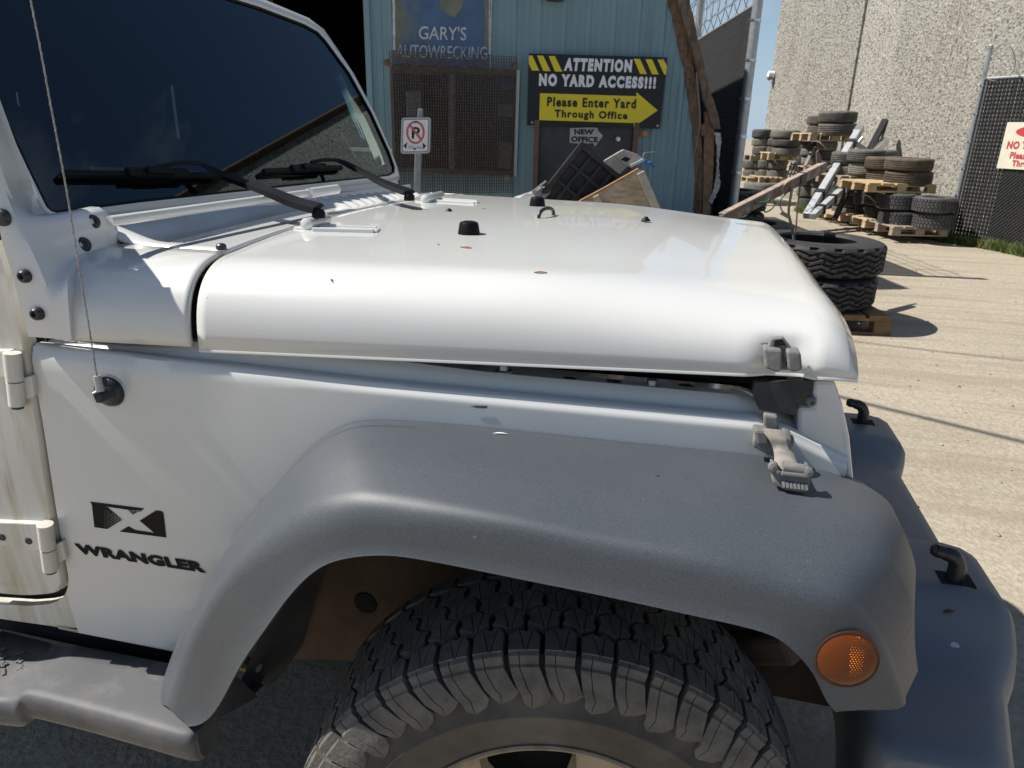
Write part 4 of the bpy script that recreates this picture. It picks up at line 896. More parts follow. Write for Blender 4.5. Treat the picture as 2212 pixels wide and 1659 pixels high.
# door
dl0, dl1 = wl(1165, 300)[0], wl(1364, 300)[0]; dz1 = wl(1260, 262)[1]
dfr = [(dl0, dl1)]
FR = mat('door_frame_brown', (.13, .075, .055), .7, var=.2, vscale=10)
door_w = part('door', MB().box(LD((dl0 + dl1) / 2, WD - .025, (GZ + .1 + dz1) / 2), (dl1 - dl0, .03, dz1 - GZ - .1), (RH, FH, (0, 0, 1))), mat('dark_steel_door', (.030, .032, .038), .5, var=.3, vscale=4, dirt=((.07, .07, .075), (6, 6, 3), (.5, .7), .5)), bld, sharp=0)
for l_ in (dl0 - .03, dl1 + .03): part('door_jamb', MB().box(LD(l_, WD - .045, (GZ + dz1) / 2), (.05, .09, dz1 - GZ), (RH, FH, (0, 0, 1))), FR, door_w, sharp=0, bevel=.004)
part('handle', MB().lathe([(.0005, .06), (.022, .055), (.025, .03), (.012, 0)], WL(*q4(1020, 912), .05), (RH, (0, 0, 1), -FH), n=14), CHROME, door_w)
STN = mat('faded_stencil', (.085, .088, .095), .8)
for ch_, xa, xb in (('E', 786, 826), ('D', 840, 886)): text_part(ch_, [WL(*q4(*p), .043) for p in ((xa, 995), (xb, 994), (xb - 3, 1050), (xa - 3, 1051))], STN, door_w, thick=.0008)
# small things on the wall
sgn_w = mat('print_white', (.72, .73, .76), .45); sgn_y = mat('print_yellow', (.72, .58, .012), .45, var=.04, vscale=6); sgn_k = mat('print_black', (.009, .012, .014), .38, spec=.35); sgn_r = mat('print_red', (.55, .04, .05), .5)
att = thing('attention_sign', WL(*q4(830, 470), .08), 'black and yellow yard access sign with a big yellow arrow above the dark door', 'sign')
SO = .085
bpy.context.view_layer.update()
part('sign_board', MB().prism([WL(*q4(*p), SO) for p in ((205, 123), (1480, 160), (1412, 818), (190, 785))], FH * .02), sgn_k, att, sharp=0)
def flat(polys, m_, parent, name, o, fn=q4, wall=WL): 
    for po in polys: part(name, MB().prism([wall(*fn(*p), o) for p in po], FH * .0012), m_, parent, sharp=0)
flat([[(205, 143), (237, 143), (300, 283), (232, 280), (203, 215)], [(280, 143), (337, 145), (405, 287), (338, 286)], [(387, 148), (445, 148), (512, 290), (446, 290)], [(1170, 172), (1228, 175), (1292, 314), (1230, 312)], [(1280, 177), (1340, 178), (1400, 317), (1340, 316)], [(1390, 180), (1448, 182), (1477, 240), (1469, 318), (1452, 318)]], sgn_y, att, 'hazard_stripe', SO + .002)
flat([[(308, 490), (1195, 518), (1197, 482), (1392, 648), (1172, 800), (1172, 765), (300, 738)]], sgn_y, att, 'arrow', SO + .002)
def sq(a): return [WL(*q4(*p), SO + .004) for p in a]
text_part('ATTENTION', sq([(540, 163), (1160, 180), (1150, 300), (525, 285)]), sgn_w, att, bold=.07, spacing=1.30, thick=.001)
text_part('NO YARD ACCESS!!!', sq([(300, 306), (1380, 340), (1370, 452), (296, 424)]), sgn_w, att, bold=.07, spacing=1.30, thick=.001)
text_part('Please Enter Yard', sq([(375, 524), (1195, 545), (1190, 633), (370, 612)]), sgn_k, att, bold=.04, spacing=1.22, thick=.001)
text_part('Through Office', sq([(442, 640), (1115, 662), (1110, 752), (440, 732)]), sgn_k, att, bold=.04, spacing=1.22, thick=.001)
for p in ((235, 760), (1440, 185), (1390, 790)): part('screw', MB().lathe([(.0005, .006), (.012, .004), (.014, 0)], WL(*q4(*p), SO), (RH, (0, 0, 1), -FH), n=10), STEEL, att)
nof = thing('new_office_sign', WL(*q4(730, 880), .05), 'torn white arrow sign pointing right on the dark door', 'sign'); bpy.context.view_layer.update()
part('sign_board', MB().prism([WL(*q4(*p), .052) for p in ((583, 812), (760, 806), (838, 808), (842, 836), (888, 882), (812, 985), (800, 950), (690, 955), (580, 948))], FH * .004), mat('aged_paper', (.42, .42, .40), .8, var=.15, vscale=14), nof, sharp=0)
text_part('NEW', [WL(*q4(*p), .054) for p in ((620, 820), (806, 822), (800, 873), (625, 872))], sgn_k, nof, bold=.05, spacing=1.05, thick=.0008)
text_part('OFFICE', [WL(*q4(*p), .054) for p in ((595, 885), (842, 893), (838, 945), (592, 940))], sgn_k, nof, bold=.05, spacing=1.05, thick=.0008)
crd = thing('card_sticker', WL(*q4(1255, 860), .03), 'small payment card sticker with red and orange discs on the teal wall', 'sticker'); bpy.context.view_layer.update()
part('backing', MB().prism([WL(*q4(*p), .030) for p in ((1212, 833), (1300, 836), (1296, 890), (1208, 886))], FH * .002), mat('sticker_blue', (.22, .20, .26), .6), crd, sharp=0)
for cx, c_, o in ((1236, (.42, .07, .05), .032), (1272, (.50, .25, .05), .034)):
    part('disc', MB().prism([WL(*q4(cx + 24 * math.cos(a), 862 + 24 * math.sin(a)), o) for a in np.linspace(0, 2 * PI, 20)[:-1]], FH * .001), mat('sticker_disc', c_, .6), crd, sharp=0)
wlamp = thing('wall_lamp', WL(1190, -6, .12), 'dark hooded lamp on the teal wall above the yard sign', 'lamp'); bpy.context.view_layer.update()
part('housing', MB().prism([WL(*z2(*p), .02) for p in ((1160, -60), (1300, -55), (1292, 2), (1262, 14), (1200, 10), (1168, 0))], -FH * .22), mat('lamp_housing', (.06, .055, .05), .7, var=.3, vscale=20), wlamp, sharp=0, bevel=.01)
part('bracket', MB().box(WL(*z2(1230, -50), .04), (.10, .08, .10), (RH, FH, (0, 0, 1))), BOLT, wlamp, sharp=0)
# painted board
brd = thing('painted_board', WL(*gb(810, 300), .03), 'faded blue painted business board above the meshed window', 'sign'); bpy.context.view_layer.update()
bmat = mat('faded_blue_paint', (.065, .125, .235), .6, var=.18, vscale=5, dirt=[((.16, .17, .12), (1.6, 1.6, 1.3), (.50, .60), .85), ((.34, .35, .34), (26, 26, 26), (.70, .76), .7), ((.04, .06, .10), (9, 9, 9), (.62, .72), .6)])
part('board', MB().prism([WL(*gb(*p), .028) for p in ((225, -900), (1412, -900), (1398, 805), (250, 760))], FH * .02), bmat, brd, sharp=0)
olive = mat('faded_olive_paint', (.165, .175, .125), .65, var=.2, vscale=9, dirt=((.10, .13, .15), (12, 12, 12), (.5, .7), .6))
for poly in ([(255, -900), (340, -900), (328, 200), (318, 400), (330, 520), (300, 590), (268, 590)], [(1300, -900), (1372, -900), (1372, 540), (1310, 560), (1325, 300), (1318, 100)], [(760, -900), (1080, -900), (1062, 60), (1010, 150), (960, 205), (900, 185), (800, 120), (780, -100)]):
    part('olive_patch', MB().prism([WL(*gb(*p), .0295) for p in poly], FH * .001), olive, brd, sharp=0)
worn = mat('worn_white_letter_paint', (.52, .54, .54), .7, var=.12, vscale=30, dirt=((.12, .18, .27), (28, 28, 14), (.58, .72), .6)); worn2 = mat('very_worn_white_letter_paint', (.48, .50, .48), .7, dirt=((.10, .16, .25), (16, 16, 9), (.50, .64), .8))
text_part("GARY'S", [WL(*gb(*p), .031) for p in ((545, 303), (1106, 318), (1102, 480), (535, 466))], worn, brd, thick=.0008, bold=.006)
text_part('AUTOWRECKING', [WL(*gb(*p), .031) for p in ((275, 525), (1352, 553), (1347, 706), (268, 682))], worn2, brd, thick=.0008, bold=.004)
for poly in ([(214, -900), (252, -900), (262, 590), (232, 590)], [(1374, -900), (1386, -900), (1380, 640), (1366, 640)], [(1404, -900), (1418, -900), (1392, 800), (1378, 800)]): part('edge_strip', MB().prism([WL(*gb(*p), .034) for p in poly], FH * .006), mat('white_strip', (.46, .48, .48), .6, var=.3, vscale=18), brd, sharp=0)
# no-parking sign on its post
PD = 6.9; PPt = CAM + FH * PD
def PW(px, py, o=0.0): return onplane(px, py, PPt - FH * o, FH)
def zp(x, y): return ((1480 + x / 7.543) / 1.736, (380 + y / 7.543) / 1.736)
pk = thing('parking_sign', LD(*[np.dot(PW(885, 400) - CAM, RH), PD], GZ), 'white no parking sign with a red ring on a thin grey post', 'sign'); bpy.context.view_layer.update()
part('post', MB().prism([PW(*p, -.012) for p in ((886, 700), (903, 700), (910, 330), (913, 235), (903, 235), (896, 330))], FH * .05), mat('grey_post', (.25, .27, .29), .55, metal=.3, var=.15, vscale=20), pk, sharp=0, bevel=.006)
def rr_poly(x0, y0, x1, y1, r, sk=0):
    o = []
    for cx, cy, a0 in ((x1 - r, y0 + r, -90), (x1 - r, y1 - r, 0), (x0 + r, y1 - r, 90), (x0 + r, y0 + r, 180)):
        for a in np.linspace(a0, a0 + 90, 6): x = cx + r * math.cos(math.radians(a)); y = cy + r * math.sin(math.radians(a)); o.append((x - (y - 470) * .024 + 0, y - (x - 600) * .018))
    return o
part('plate', MB().prism([PW(*zp(*p), .004) for p in rr_poly(190, 455, 1025, 1480, 90)], FH * .004), mat('sign_alu', (.42, .43, .45), .5, metal=.3), pk, sharp=0)
part('border', MB().prism([PW(*zp(*p), .0052) for p in rr_poly(232, 500, 975, 1435, 65)], FH * .0012), mat('border_grey', (.14, .17, .18), .5), pk, sharp=0)
part('face', MB().prism([PW(*zp(*p), .0064) for p in rr_poly(252, 522, 952, 1412, 55)], FH * .0012), mat('sign_white', (.70, .71, .74), .5, var=.08, vscale=40), pk, sharp=0)
RED = mat('faded_red', (.52, .09, .11), .5)
g = [];
for a in np.linspace(0, 2 * PI, 41): g.append([PW(*zp(588 + rx * math.cos(a), 880 + ry * math.sin(a)), .0080) for rx, ry in ((262, 330), (205, 270))])
part('ring', MB().grid(g), RED, pk, sharp=0, recalc=False, solid=.0006)
text_part('P', [PW(*zp(*p), .0080) for p in ((490, 728), (715, 728), (715, 1058), (480, 1058))], sgn_k, pk, bold=.02, thick=.0005)
part('slash', MB().prism([PW(*zp(*p), .0092) for p in ((400, 690), (455, 665), (760, 1050), (712, 1085))], FH * .0004), RED, pk, sharp=0)
for po in ([(242, 1255), (360, 1155), (335, 1265), (325, 1350)], [(895, 1265), (785, 1170), (800, 1270), (795, 1360)]): part('arrow', MB().prism([PW(*zp(*p), .0080) for p in po], FH * .0006), sgn_k, pk, sharp=0)
text_part('FIRE LANE', [PW(*zp(*p), .0080) for p in ((385, 1255), (778, 1255), (772, 1355), (380, 1350))], mat('faded_print', (.30, .32, .33), .6), pk, thick=.0004)
for p in ((592, 585), (565, 1345)): part('sign_bolt', MB().lathe([(.0005, .006), (.008, .005), (.010, 0)], PW(*zp(*p), .0085), (RH, (0, 0, 1), -FH), n=10), BOLT, pk)

# ================================================================ scrap pile in front of the dark door
SD = 6.2; SP = CAM + FH * SD
def S(px, py, o=0.0): return onplane(px, py, SP - FH * o, FH)
A_, B_, C_ = S(*q4(692, 965)), S(*q4(1062, 1285)), S(*q4(292, 1470)); 
e1 = (B_ - A_); e2 = (C_ - A_) * 1.15
# square the crate up so that its face is a true rectangle leaning on one corner
n_ = -FH; e1u = e1 / np.linalg.norm(e1); L1 = np.linalg.norm(e1); e2u = e2 - e1u * np.dot(e2, e1u); e2u /= np.linalg.norm(e2u); L2 = 1.02
crate = thing('plastic_crate', A_ + e1u * L1 * .5 + e2u * L2 + np.array([0, 0, -.05]), 'black plastic crate tipped on its corner with a ribbed grid face', 'crate'); bpy.context.view_layer.update()
PLB = mat('black_crate_plastic', (.020, .021, .023), .42, var=.25, vscale=18, dirt=((.07, .07, .07), (14, 14, 14), (.55, .75), .5))
def crp(u, v, o): return A_ + e1u * L1 * u + e2u * L2 * v - FH * o
part('base_plate', MB().prism([crp(0, 0, -.02), crp(1, 0, -.02), crp(1, 1, -.02), crp(0, 1, -.02)], FH * .24), PLB, crate, sharp=0, bevel=.006)
part('rim_frame', MB().beam(crp(0, 0, .02), crp(1, 0, .02), .05, .07, tuple(FH)).beam(crp(0, 1, .02), crp(1, 1, .02), .05, .07, tuple(FH)).beam(crp(0, -.02, .02), crp(0, 1.02, .02), .05, .07, tuple(FH)).beam(crp(1, -.02, .02), crp(1, 1.02, .02), .05, .07, tuple(FH)), PLB, crate, sharp=0, bevel=.008)
for k in range(1, 4): part('rib', MB().beam(crp(k / 4 + .02, .02, .008), crp(k / 4 + .02, .98, .008), .028, .045, tuple(FH)), PLB, crate, sharp=0, bevel=.004)
for k in range(1, 6): part('rib', MB().beam(crp(.02, k / 6, .006), crp(.98, k / 6, .006), .026, .045, tuple(FH)), PLB, crate, sharp=0, bevel=.004)
PLY = mat('weathered_plywood', (.40, .32, .225), .85, var=.22, vscale=9, dirt=[((.14, .09, .05), (9, 9, 9), (.62, .72), .8), ((.20, .16, .12), (6, 6, 30), (.48, .66), .7)]); BAT = mat('grey_batten', (.40, .37, .30), .8, var=.15, vscale=16)
SD2 = 5.75; SP2 = CAM + FH * SD2
def S2(px, py, o=0.0): return onplane(px, py, SP2 - FH * o, FH)
wpnl = thing('wooden_crate_panel', S2(*q4(1050, 1750)), 'weathered plywood crate side with pale battens leaning beside the black crate', 'panel'); bpy.context.view_layer.update()
part('sheet', MB().prism([S2(*q4(*p)) for p in ((560, 1552), (700, 1470), (900, 1365), (1215, 1188), (1262, 1206), (1440, 1640), (1500, 1790), (700, 1900))], FH * .03), PLY, wpnl, sharp=0)
part('sheet_edge', MB().prism([S2(*q4(*p), .004) for p in ((560, 1552), (700, 1468), (900, 1362), (1215, 1184), (1222, 1196), (905, 1374), (705, 1482), (566, 1562))], FH * .06), mat('splintered_edge', (.28, .15, .07), .9, var=.3, vscale=40), wpnl, sharp=0)
part('batten', MB().prism([S2(*q4(*p), .03) for p in ((1205, 1236), (1270, 1204), (1455, 1640), (1530, 1800), (1460, 1830), (1378, 1640))], FH * .03), BAT, wpnl, sharp=0, bevel=.003)
part('batten', MB().prism([S2(*q4(*p), .03) for p in ((798, 1448), (850, 1424), (925, 1600), (990, 1760), (930, 1780))], FH * .03), BAT, wpnl, sharp=0, bevel=.003)
mbx = thing('metal_bracket_box', S(*q4(1080, 1240)), 'bent grey metal box with a square hole lying on the scrap pile', 'scrap metal'); bpy.context.view_layer.update()
GM = mat('grey_painted_metal', (.33, .325, .30), .55, metal=.2, var=.12, vscale=14)
part('plate', MB().prism([S(*q4(*p), .06) for p in ((888, 1118), (985, 1060), (1110, 1165), (1040, 1236))], FH * .05), GM, mbx, sharp=0, bevel=.004)
part('plate', MB().prism([S(*q4(*p), .08) for p in ((985, 1060), (1078, 1008), (1195, 1048), (1278, 1102), (1150, 1172), (1110, 1166))], FH * .06), GM, mbx, sharp=0, bevel=.004)
part('square_hole', MB().prism([S(*q4(*p), .082) for p in ((1050, 1104), (1092, 1074), (1142, 1092), (1112, 1126))], FH * .001), MATTE, mbx, sharp=0)
part('flange', MB().prism([S(*q4(*p), .12) for p in ((1140, 1152), (1258, 1094), (1270, 1112), (1150, 1176))], FH * .05), mat('bright_flange', (.55, .55, .52), .4, metal=.2), mbx, sharp=0)
part('hook_wire', MB().tube(cr([S(*q4(*p), .10) for p in ((1255, 1090), (1265, 1050), (1300, 1038), (1365, 1032))], 4), .006, 6), STEEL, mbx)
part('lever', MB().tube(cr([S(*q4(*p), .12) for p in ((1270, 1110), (1290, 1135), (1320, 1130), (1340, 1152), (1362, 1172))], 4), .013, 8), mat('blue_plastic', (.03, .12, .33), .5), mbx)
bag = MB(); c0_ = S(*q4(170, 1490)); rb = np.random.default_rng(5); g = []
for i in range(11):
    a = i / 10 * PI; row = []
    for j in range(18):
        b = j / 18 * 2 * PI; r = .105 * (1 + .16 * math.sin(3 * b + i) + .10 * rb.random()); row.append(c0_ + RH * r * math.sin(a) * math.cos(b) * 1.15 + FH * r * math.sin(a) * math.sin(b) + np.array([0, 0, 1]) * r * math.cos(a) * 1.0 + RH * .16 * math.cos(a))
    g.append(row)
tag(part('crumpled_bag', bag.grid(g, closed=True), mat('pale_sacking', (.34, .33, .33), .85, var=.25, vscale=16), sharp=25), 'crumpled pale bag at the left foot of the scrap pile', 'bag')
tag(part('metal_strip', MB().beam(S(*q4(235, 1400), .05), S(*q4(365, 1300), .05), .05, .012).beam(S(*q4(255, 1410), .08), S(*q4(335, 1352), .08), .03, .012), GALV, sharp=0), 'thin bright metal strips poking out behind the crumpled bag', 'scrap metal')

# ================================================================ fences
SLAT = mat('black_fence_slat', (.017, .017, .018), .55, var=.2, vscale=12, dirt=((.05, .05, .05), (9, 9, 1.2), (.58, .75), .6)); WIRE = mat('fence_wire', (.065, .066, .068), .45, metal=.3, var=.2, vscale=15)
def fence(name, P0, P1, H, label, post_h, post_r, slat_w, pitch_, gap_r, ends):
    P0, P1 = np.array(P0), np.array(P1); d = P1 - P0; L = np.linalg.norm(d[:2]); dh = d / np.linalg.norm(d); nrm = np.array([dh[1], -dh[0], 0])
    if np.dot(nrm, CAM - P0) < 0: nrm = -nrm
    f = thing(name, P0, label, 'fence'); bpy.context.view_layer.update()
    n = int(L / pitch_); sm_ = None
    for i in range(n):
        c = P0 + dh * (i + .5) * pitch_ + np.array([0, 0, .06 + (H - .06) / 2])
        if sm_ is None: sm_ = MB().box((0, 0, 0), (slat_w, .006, H - .10)).mesh('slat', 0); sm_.materials.append(SLAT)
        o = bpy.data.objects.new('slat', sm_); COL.objects.link(o); o.parent = f; o.matrix_parent_inverse = WMI(f); o.location = tuple(c + nrm * rr.uniform(-.002, .002)); o.rotation_euler = (0, rr.uniform(-.002, .002), math.atan2(dh[1], dh[0]) + rr.uniform(-.05, .05))
    wm = MB(); st = pitch_; k = -int(H / st) - 1
    hh = H - .06
    while k * st < L:
        for sg in (1, -1):
            x0 = k * st if sg > 0 else (k * st + hh)
            # diagonal from bottom to top
            a0, a1 = (k * st, 0), (k * st + hh, hh)
            if sg < 0: a0, a1 = (k * st + hh, 0), (k * st, hh)
            # clip to 0..L
            (u0, v0), (u1, v1) = a0, a1; pts = []
            t0, t1 = 0, 1
            du = u1 - u0
            for lim, s_ in ((0, 1), (L, -1)):
                q0 = s_ * (u0 - lim); q1 = s_ * (u1 - lim)
                if q0 < 0 and q1 < 0: t0, t1 = 1, 0
                elif q0 < 0: t0 = max(t0, q0 / (q0 - q1))
                elif q1 < 0: t1 = min(t1, q0 / (q0 - q1))
            if t0 < t1:
                A = P0 + dh * (u0 + du * t0) + np.array([0, 0, .05 + (v0 + (v1 - v0) * t0)]) + nrm * (.008 + .003 * sg); Bq = P0 + dh * (u0 + du * t1) + np.array([0, 0, .05 + (v0 + (v1 - v0) * t1)]) + nrm * (.008 + .003 * sg)
                wm.beam(A, Bq, .0085, .006, tuple(nrm))
        k += 1
    w_ = part('wire_mesh', wm, WIRE, f, sharp=0, recalc=False); w_['kind'] = 'stuff'
    part('top_rail', MB().tube([P0 + np.array([0, 0, H]), P1 + np.array([0, 0, H])], .021, 10), GALV, f)
    part('bottom_wire', MB().tube([P0 + np.array([0, 0, .06]) + nrm * .012, P1 + np.array([0, 0, .06]) + nrm * .012], .006, 6), GALV, f)
    for q in ends:
        b = P0 + dh * q; p_ = part('post', MB().tube([b, b + np.array([0, 0, post_h])], post_r, 16), GALV, f)
        for zc in np.arange(.3, H + .01, .38): part('band', MB().lathe([(post_r + .004, -.015), (post_r + .007, 0), (post_r + .004, .015)], b + np.array([0, 0, zc]), n=14), CHROME, p_)
        part('post_cap', MB().lathe([(post_r + .004, -.03), (post_r + .005, .01), (.02, .03), (.0005, .034)], b + np.array([0, 0, post_h]), n=14), GALV, p_)
    return f, P0, dh, nrm, L
def barbed(f, P0, dh, nrm, L, H, rows_, name='barbed_wire'):
    for zz in rows_:
        m = MB(); n = max(4, int(L / .12)); pts = [P0 + dh * L * i / n + np.array([0, 0, H + zz + .012 * math.sin(i * 1.3 + zz * 20)]) for i in range(n + 1)]
        m.tube(pts, .004, 5)
        for i in range(0, n, 1): p = pts[i]; m.beam(p + np.array([0, 0, -.022]) + dh * .01, p + np.array([0, 0, .022]) - dh * .01, .004, .004, tuple(nrm)); m.beam(p - nrm * .02, p + nrm * .02, .004, .004)
        part(name, m, GALV, f, sharp=0, recalc=False)
def ctop(px, py, d): return D(px, py, d)
pA = D(1637, 7, 8.25); HL = pA[2] - GZ
pB = D(1505, 79, 11.6)
lf = fence('yard_fence', (pA[0], pA[1], GZ), (pB[0] + (pB[0] - pA[0]) * .75, pB[1] + (pB[1] - pA[1]) * .75, GZ), HL, 'tall black slatted chain link fence running back beside the teal workshop', HL + .75, .052, .046, .058, 0, (0.0, 3.3))
barbed(*lf, HL, (.18, .36, .54))
f_, P0_, dh_, nr_, L_ = lf
for k in range(9):                                # razor tape loops between the strands
    c = P0_ + dh_ * (.35 + k * .42) + np.array([0, 0, HL + .30]); m = MB(); pts = [c + dh_ * (.05 * math.sin(a * 2) + .10 * math.cos(a)) + np.array([0, 0, .30 * math.sin(a)]) + nr_ * .08 * math.cos(a) for a in np.linspace(0, 2 * PI, 20)]
    m.tube(pts, .006, 5); part('razor_loop', m, CHROME, f_, sharp=0)
gA = Z(2046, 520, GZ); gdir = Z(2212, 548, GZ) - gA; gdir /= np.linalg.norm(gdir)
dA = np.dot(gA - CAM, FH); HG = D(2112, 170, dA)[2] - GZ
rf = fence('chain_link_gate', gA, gA + gdir * 2.9, HG, 'black slatted chain link gate leaf with a red lettered sign', HG + .42, .030, .043, .055, 0, (0.0, 2.9))
f2, P2, dh2, nr2, L2_ = rf
part('edge_tube', MB().tube([P2 + dh2 * .075 + nr2 * .01, P2 + dh2 * .075 + nr2 * .01 + np.array([0, 0, HG])], .012, 8), CHROME, f2)
barbed(*rf, HG, (.14, .28))
for k in range(4):
    c = P2 + dh2 * (.2 + k * .5) + np.array([0, 0, HG + .20]); part('razor_loop', MB().tube([c + dh2 * .22 * math.cos(a) + np.array([0, 0, .24 * math.sin(a)]) + nr2 * .05 * math.sin(2 * a) for a in np.linspace(0, 2 * PI, 26)], .008, 5), CHROME, f2, sharp=0)
# sign on the gate
def GPl(px, py, o=0.0): return onplane(px, py, P2 + nr2 * o, nr2)
s0, s1 = GPl(*z3(2105, 724), .03), GPl(*z3(2050, 996), .03)
wide = 1.12
gs_ = thing('gate_sign', lerp(s0, s1, .5) + dh2 * wide * .5, 'cream sign with red lettering wired to the black chain link gate', 'sign'); bpy.context.view_layer.update()
hgt_ = s0[2] - s1[2]
def GS(u, v, o=.034): return s1 + dh2 * wide * u + np.array([0, 0, hgt_ * v]) + (nr2 * (o - .03))
part('sign_board', MB().prism([GS(0, 0), GS(1, 0), GS(1, 1), GS(0, 1)], -nr2 * .006), mat('cream_board', (.66, .62, .50), .6, var=.06, vscale=8, dirt=((.42, .37, .26), (14, 14, 5), (.6, .75), .6)), gs_, sharp=0)
GR = mat('sign_red', (.48, .045, .055), .6, var=.1, vscale=30)
part('oval', MB().prism([GS(.5 + .36 * math.cos(a), .80 + .145 * math.sin(a), .036) for a in np.linspace(0, 2 * PI, 40)[:-1]], -nr2 * .0012), GR, gs_, sharp=0)
cream = mat('cream_print', (.66, .63, .55), .6)
text_part('ATTENTION', [GS(*p, .0385) for p in ((.30, .90), (.74, .90), (.72, .72), (.28, .72))], cream, gs_, bold=.01, thick=.0008, shear=.25)
text_part('NO YARD ACCESS', [GS(*p, .0365) for p in ((.07, .60), (.94, .60), (.94, .43), (.07, .43))], GR, gs_, bold=.05, spacing=1.1, thick=.0008)
text_part('Please Enter Yard', [GS(*p, .0365) for p in ((.14, .37), (.87, .37), (.87, .22), (.14, .22))], GR, gs_, bold=.04, spacing=1.1, thick=.0008)
text_part('Through Office', [GS(*p, .0365) for p in ((.19, .195), (.82, .195), (.82, .02), (.19, .02))], GR, gs_, bold=.04, spacing=1.1, thick=.0008)

# ================================================================ concrete building
CA, CB = LD(7.1, 12.3, GZ), LD(6.55, 20.2, GZ); cd = CB - CA; CLn = np.linalg.norm(cd); cd /= CLn; cn = np.array([cd[1], -cd[0], 0]);
if np.dot(cn, CAM - CA) < 0: cn = -cn
CONC = mat('exposed_aggregate', (.37, .35, .305), .95, var=.05, vscale=.7, fine=.25, fscale=32, bump=.6, bscale=36, bdist=.02, dirt=[((.10, .09, .078), (18, 18, 33), (.505, .575), .8), ((.15, .125, .09), (1.1, 1.1, .12), (.55, .70), .6), ((.62, .60, .54), (16, 16, 28), (.56, .66), .8)])
cb_ = thing('concrete_building', CB, 'tall grey exposed aggregate concrete building behind the tyre stacks', 'building'); bpy.context.view_layer.update()
CH = 9.4; pw = 1.41; n = 9
for i in range(n):
    a = CB - cd * (i * pw + .012); b = CB - cd * ((i + 1) * pw - .012); m = MB(); ins = -.10 if i == 3 else 0
    g = []
    nr_b = 36
    for k in range(nr_b + 1):
        q = lerp(a, b, k / nr_b) + cn * (ins + (.018 if k % 2 else 0)); g.append([q + np.array([0, 0, -.1]), q + np.array([0, 0, CH])])
    m.grid(g); part('wall_panel', m, CONC, cb_, sharp=20, recalc=False)
    part('panel_side', MB().prism([b + cn * ins, b - cn * .2, b - cn * .2 + np.array([0, 0, CH]), b + cn * ins + np.array([0, 0, CH])], -cd * .012).prism([a + cn * ins, a - cn * .2, a - cn * .2 + np.array([0, 0, CH]), a + cn * ins + np.array([0, 0, CH])], cd * .012), CONC, cb_, sharp=0)['kind'] = 'stuff'
end = CB - cd * n * pw
back = -cn * 18
part('core', MB().prism([CB - cn * .05 + np.array([0, 0, -.1]), end - cn * .05 + np.array([0, 0, -.1]), end + back, CB + back], (0, 0, CH + .05)), CONC, cb_, sharp=0)
part('parapet_cap', MB().beam(CB + cn * .03 + np.array([0, 0, CH + .04]), end + cn * .03 + np.array([0, 0, CH + .04]), .30, .05), mat('rusty_coping', (.17, .12, .08), .7, var=.2, vscale=3), cb_, sharp=0)
sc_ = D(*z3(726, 442), 20.0)
camb = thing('security_camera', sc_, 'small white security camera on the corner of the concrete building', 'camera'); bpy.context.view_layer.update()
WC2 = mat('white_housing', (.75, .76, .78), .4)
part('body', MB().tube([sc_ - RH * .13, sc_ + RH * .02], .085, 14), WC2, camb); part('dome', MB().lathe([(.08, 0), (.07, -.05), (.0005, -.09)], sc_ - RH * .08 - np.array([0, 0, .06]), n=16), mat('dome_grey', (.2, .21, .22), .2), camb); part('arm', MB().tube([sc_, sc_ + RH * .22 + np.array([0, 0, .06]), sc_ + RH * .45 + FH * .1], .03, 8), WC2, camb)

# ================================================================ tyres and pallets
def tyre_mesh(kind):
    m = MB(); N = 40
    if kind == 'ribbed': prof = [(.60, .07), (.62, .02), (.80, 0), (.93, .05), (.965, .10)] + [q for k in range(5) for q in ((.998 if 0 < k < 4 else .985, .13 + k * .148), (1.0 if 0 < k < 4 else .99, .19 + k * .148 + .03), (.96, .225 + k * .148), (.96, .255 + k * .148))][:-2] + [(.965, .90), (.93, .95), (.80, 1), (.62, .98), (.60, .93), (.72, .5), (.60, .07)]
    else: prof = [(.60, .07), (.62, .02), (.80, 0), (.93, .06), (.975, .14), (.995, .22), (1.0, .35), (1.0, .5), (1.0, .65), (.995, .78), (.975, .86), (.93, .94), (.80, 1), (.62, .98), (.60, .93), (.72, .5), (.60, .07)]
    m.lathe(prof, n=N if kind == 'ribbed' else 48)
    if kind == 'blocky':
        for k in range(36):
            a = k / 36 * 2 * PI
            for z0, z1, da in ((.12, .30, 0), (.34, .49, .06), (.52, .67, 0), (.71, .88, .06)):
                w_ = .062; vs = []
                for r in (.985, 1.03):
                    for aa, zz in ((a + da - w_, z0), (a + da + w_, z0), (a + da + w_, z1), (a + da - w_, z1)): vs.append((r * math.cos(aa), r * math.sin(aa), zz))
                m.add(vs, [(4, 5, 6, 7), (0, 1, 5, 4), (1, 2, 6, 5), (2, 3, 7, 6), (3, 0, 4, 7)])
    return m.mesh('tyre_' + kind, 32)
TM = {k: tyre_mesh(k) for k in ('ribbed', 'smooth', 'blocky')}
TR = {'grey': mat('dusty_grey_tyre', (.115, .11, .10), .85, var=.2, vscale=14, obj_rand=.2, dirt=((.22, .20, .165), (11, 11, 11), (.5, .7), .6)),
      'pale': mat('chalky_pale_tyre', (.20, .19, .16), .9, var=.2, vscale=14, obj_rand=.15, dirt=((.30, .28, .23), (11, 11, 11), (.5, .7), .6)),
      'dark': mat('dark_worn_tyre', (.055, .055, .056), .75, var=.2, vscale=14, obj_rand=.2, dirt=((.12, .115, .105), (11, 11, 11), (.5, .7), .6)),
      'brown': mat('muddy_brown_tyre', (.085, .065, .048), .85, var=.25, vscale=14, obj_rand=.15, dirt=((.15, .115, .08), (11, 11, 11), (.45, .7), .6))}
for k in TM: TM[k].materials.append(TR['grey'])
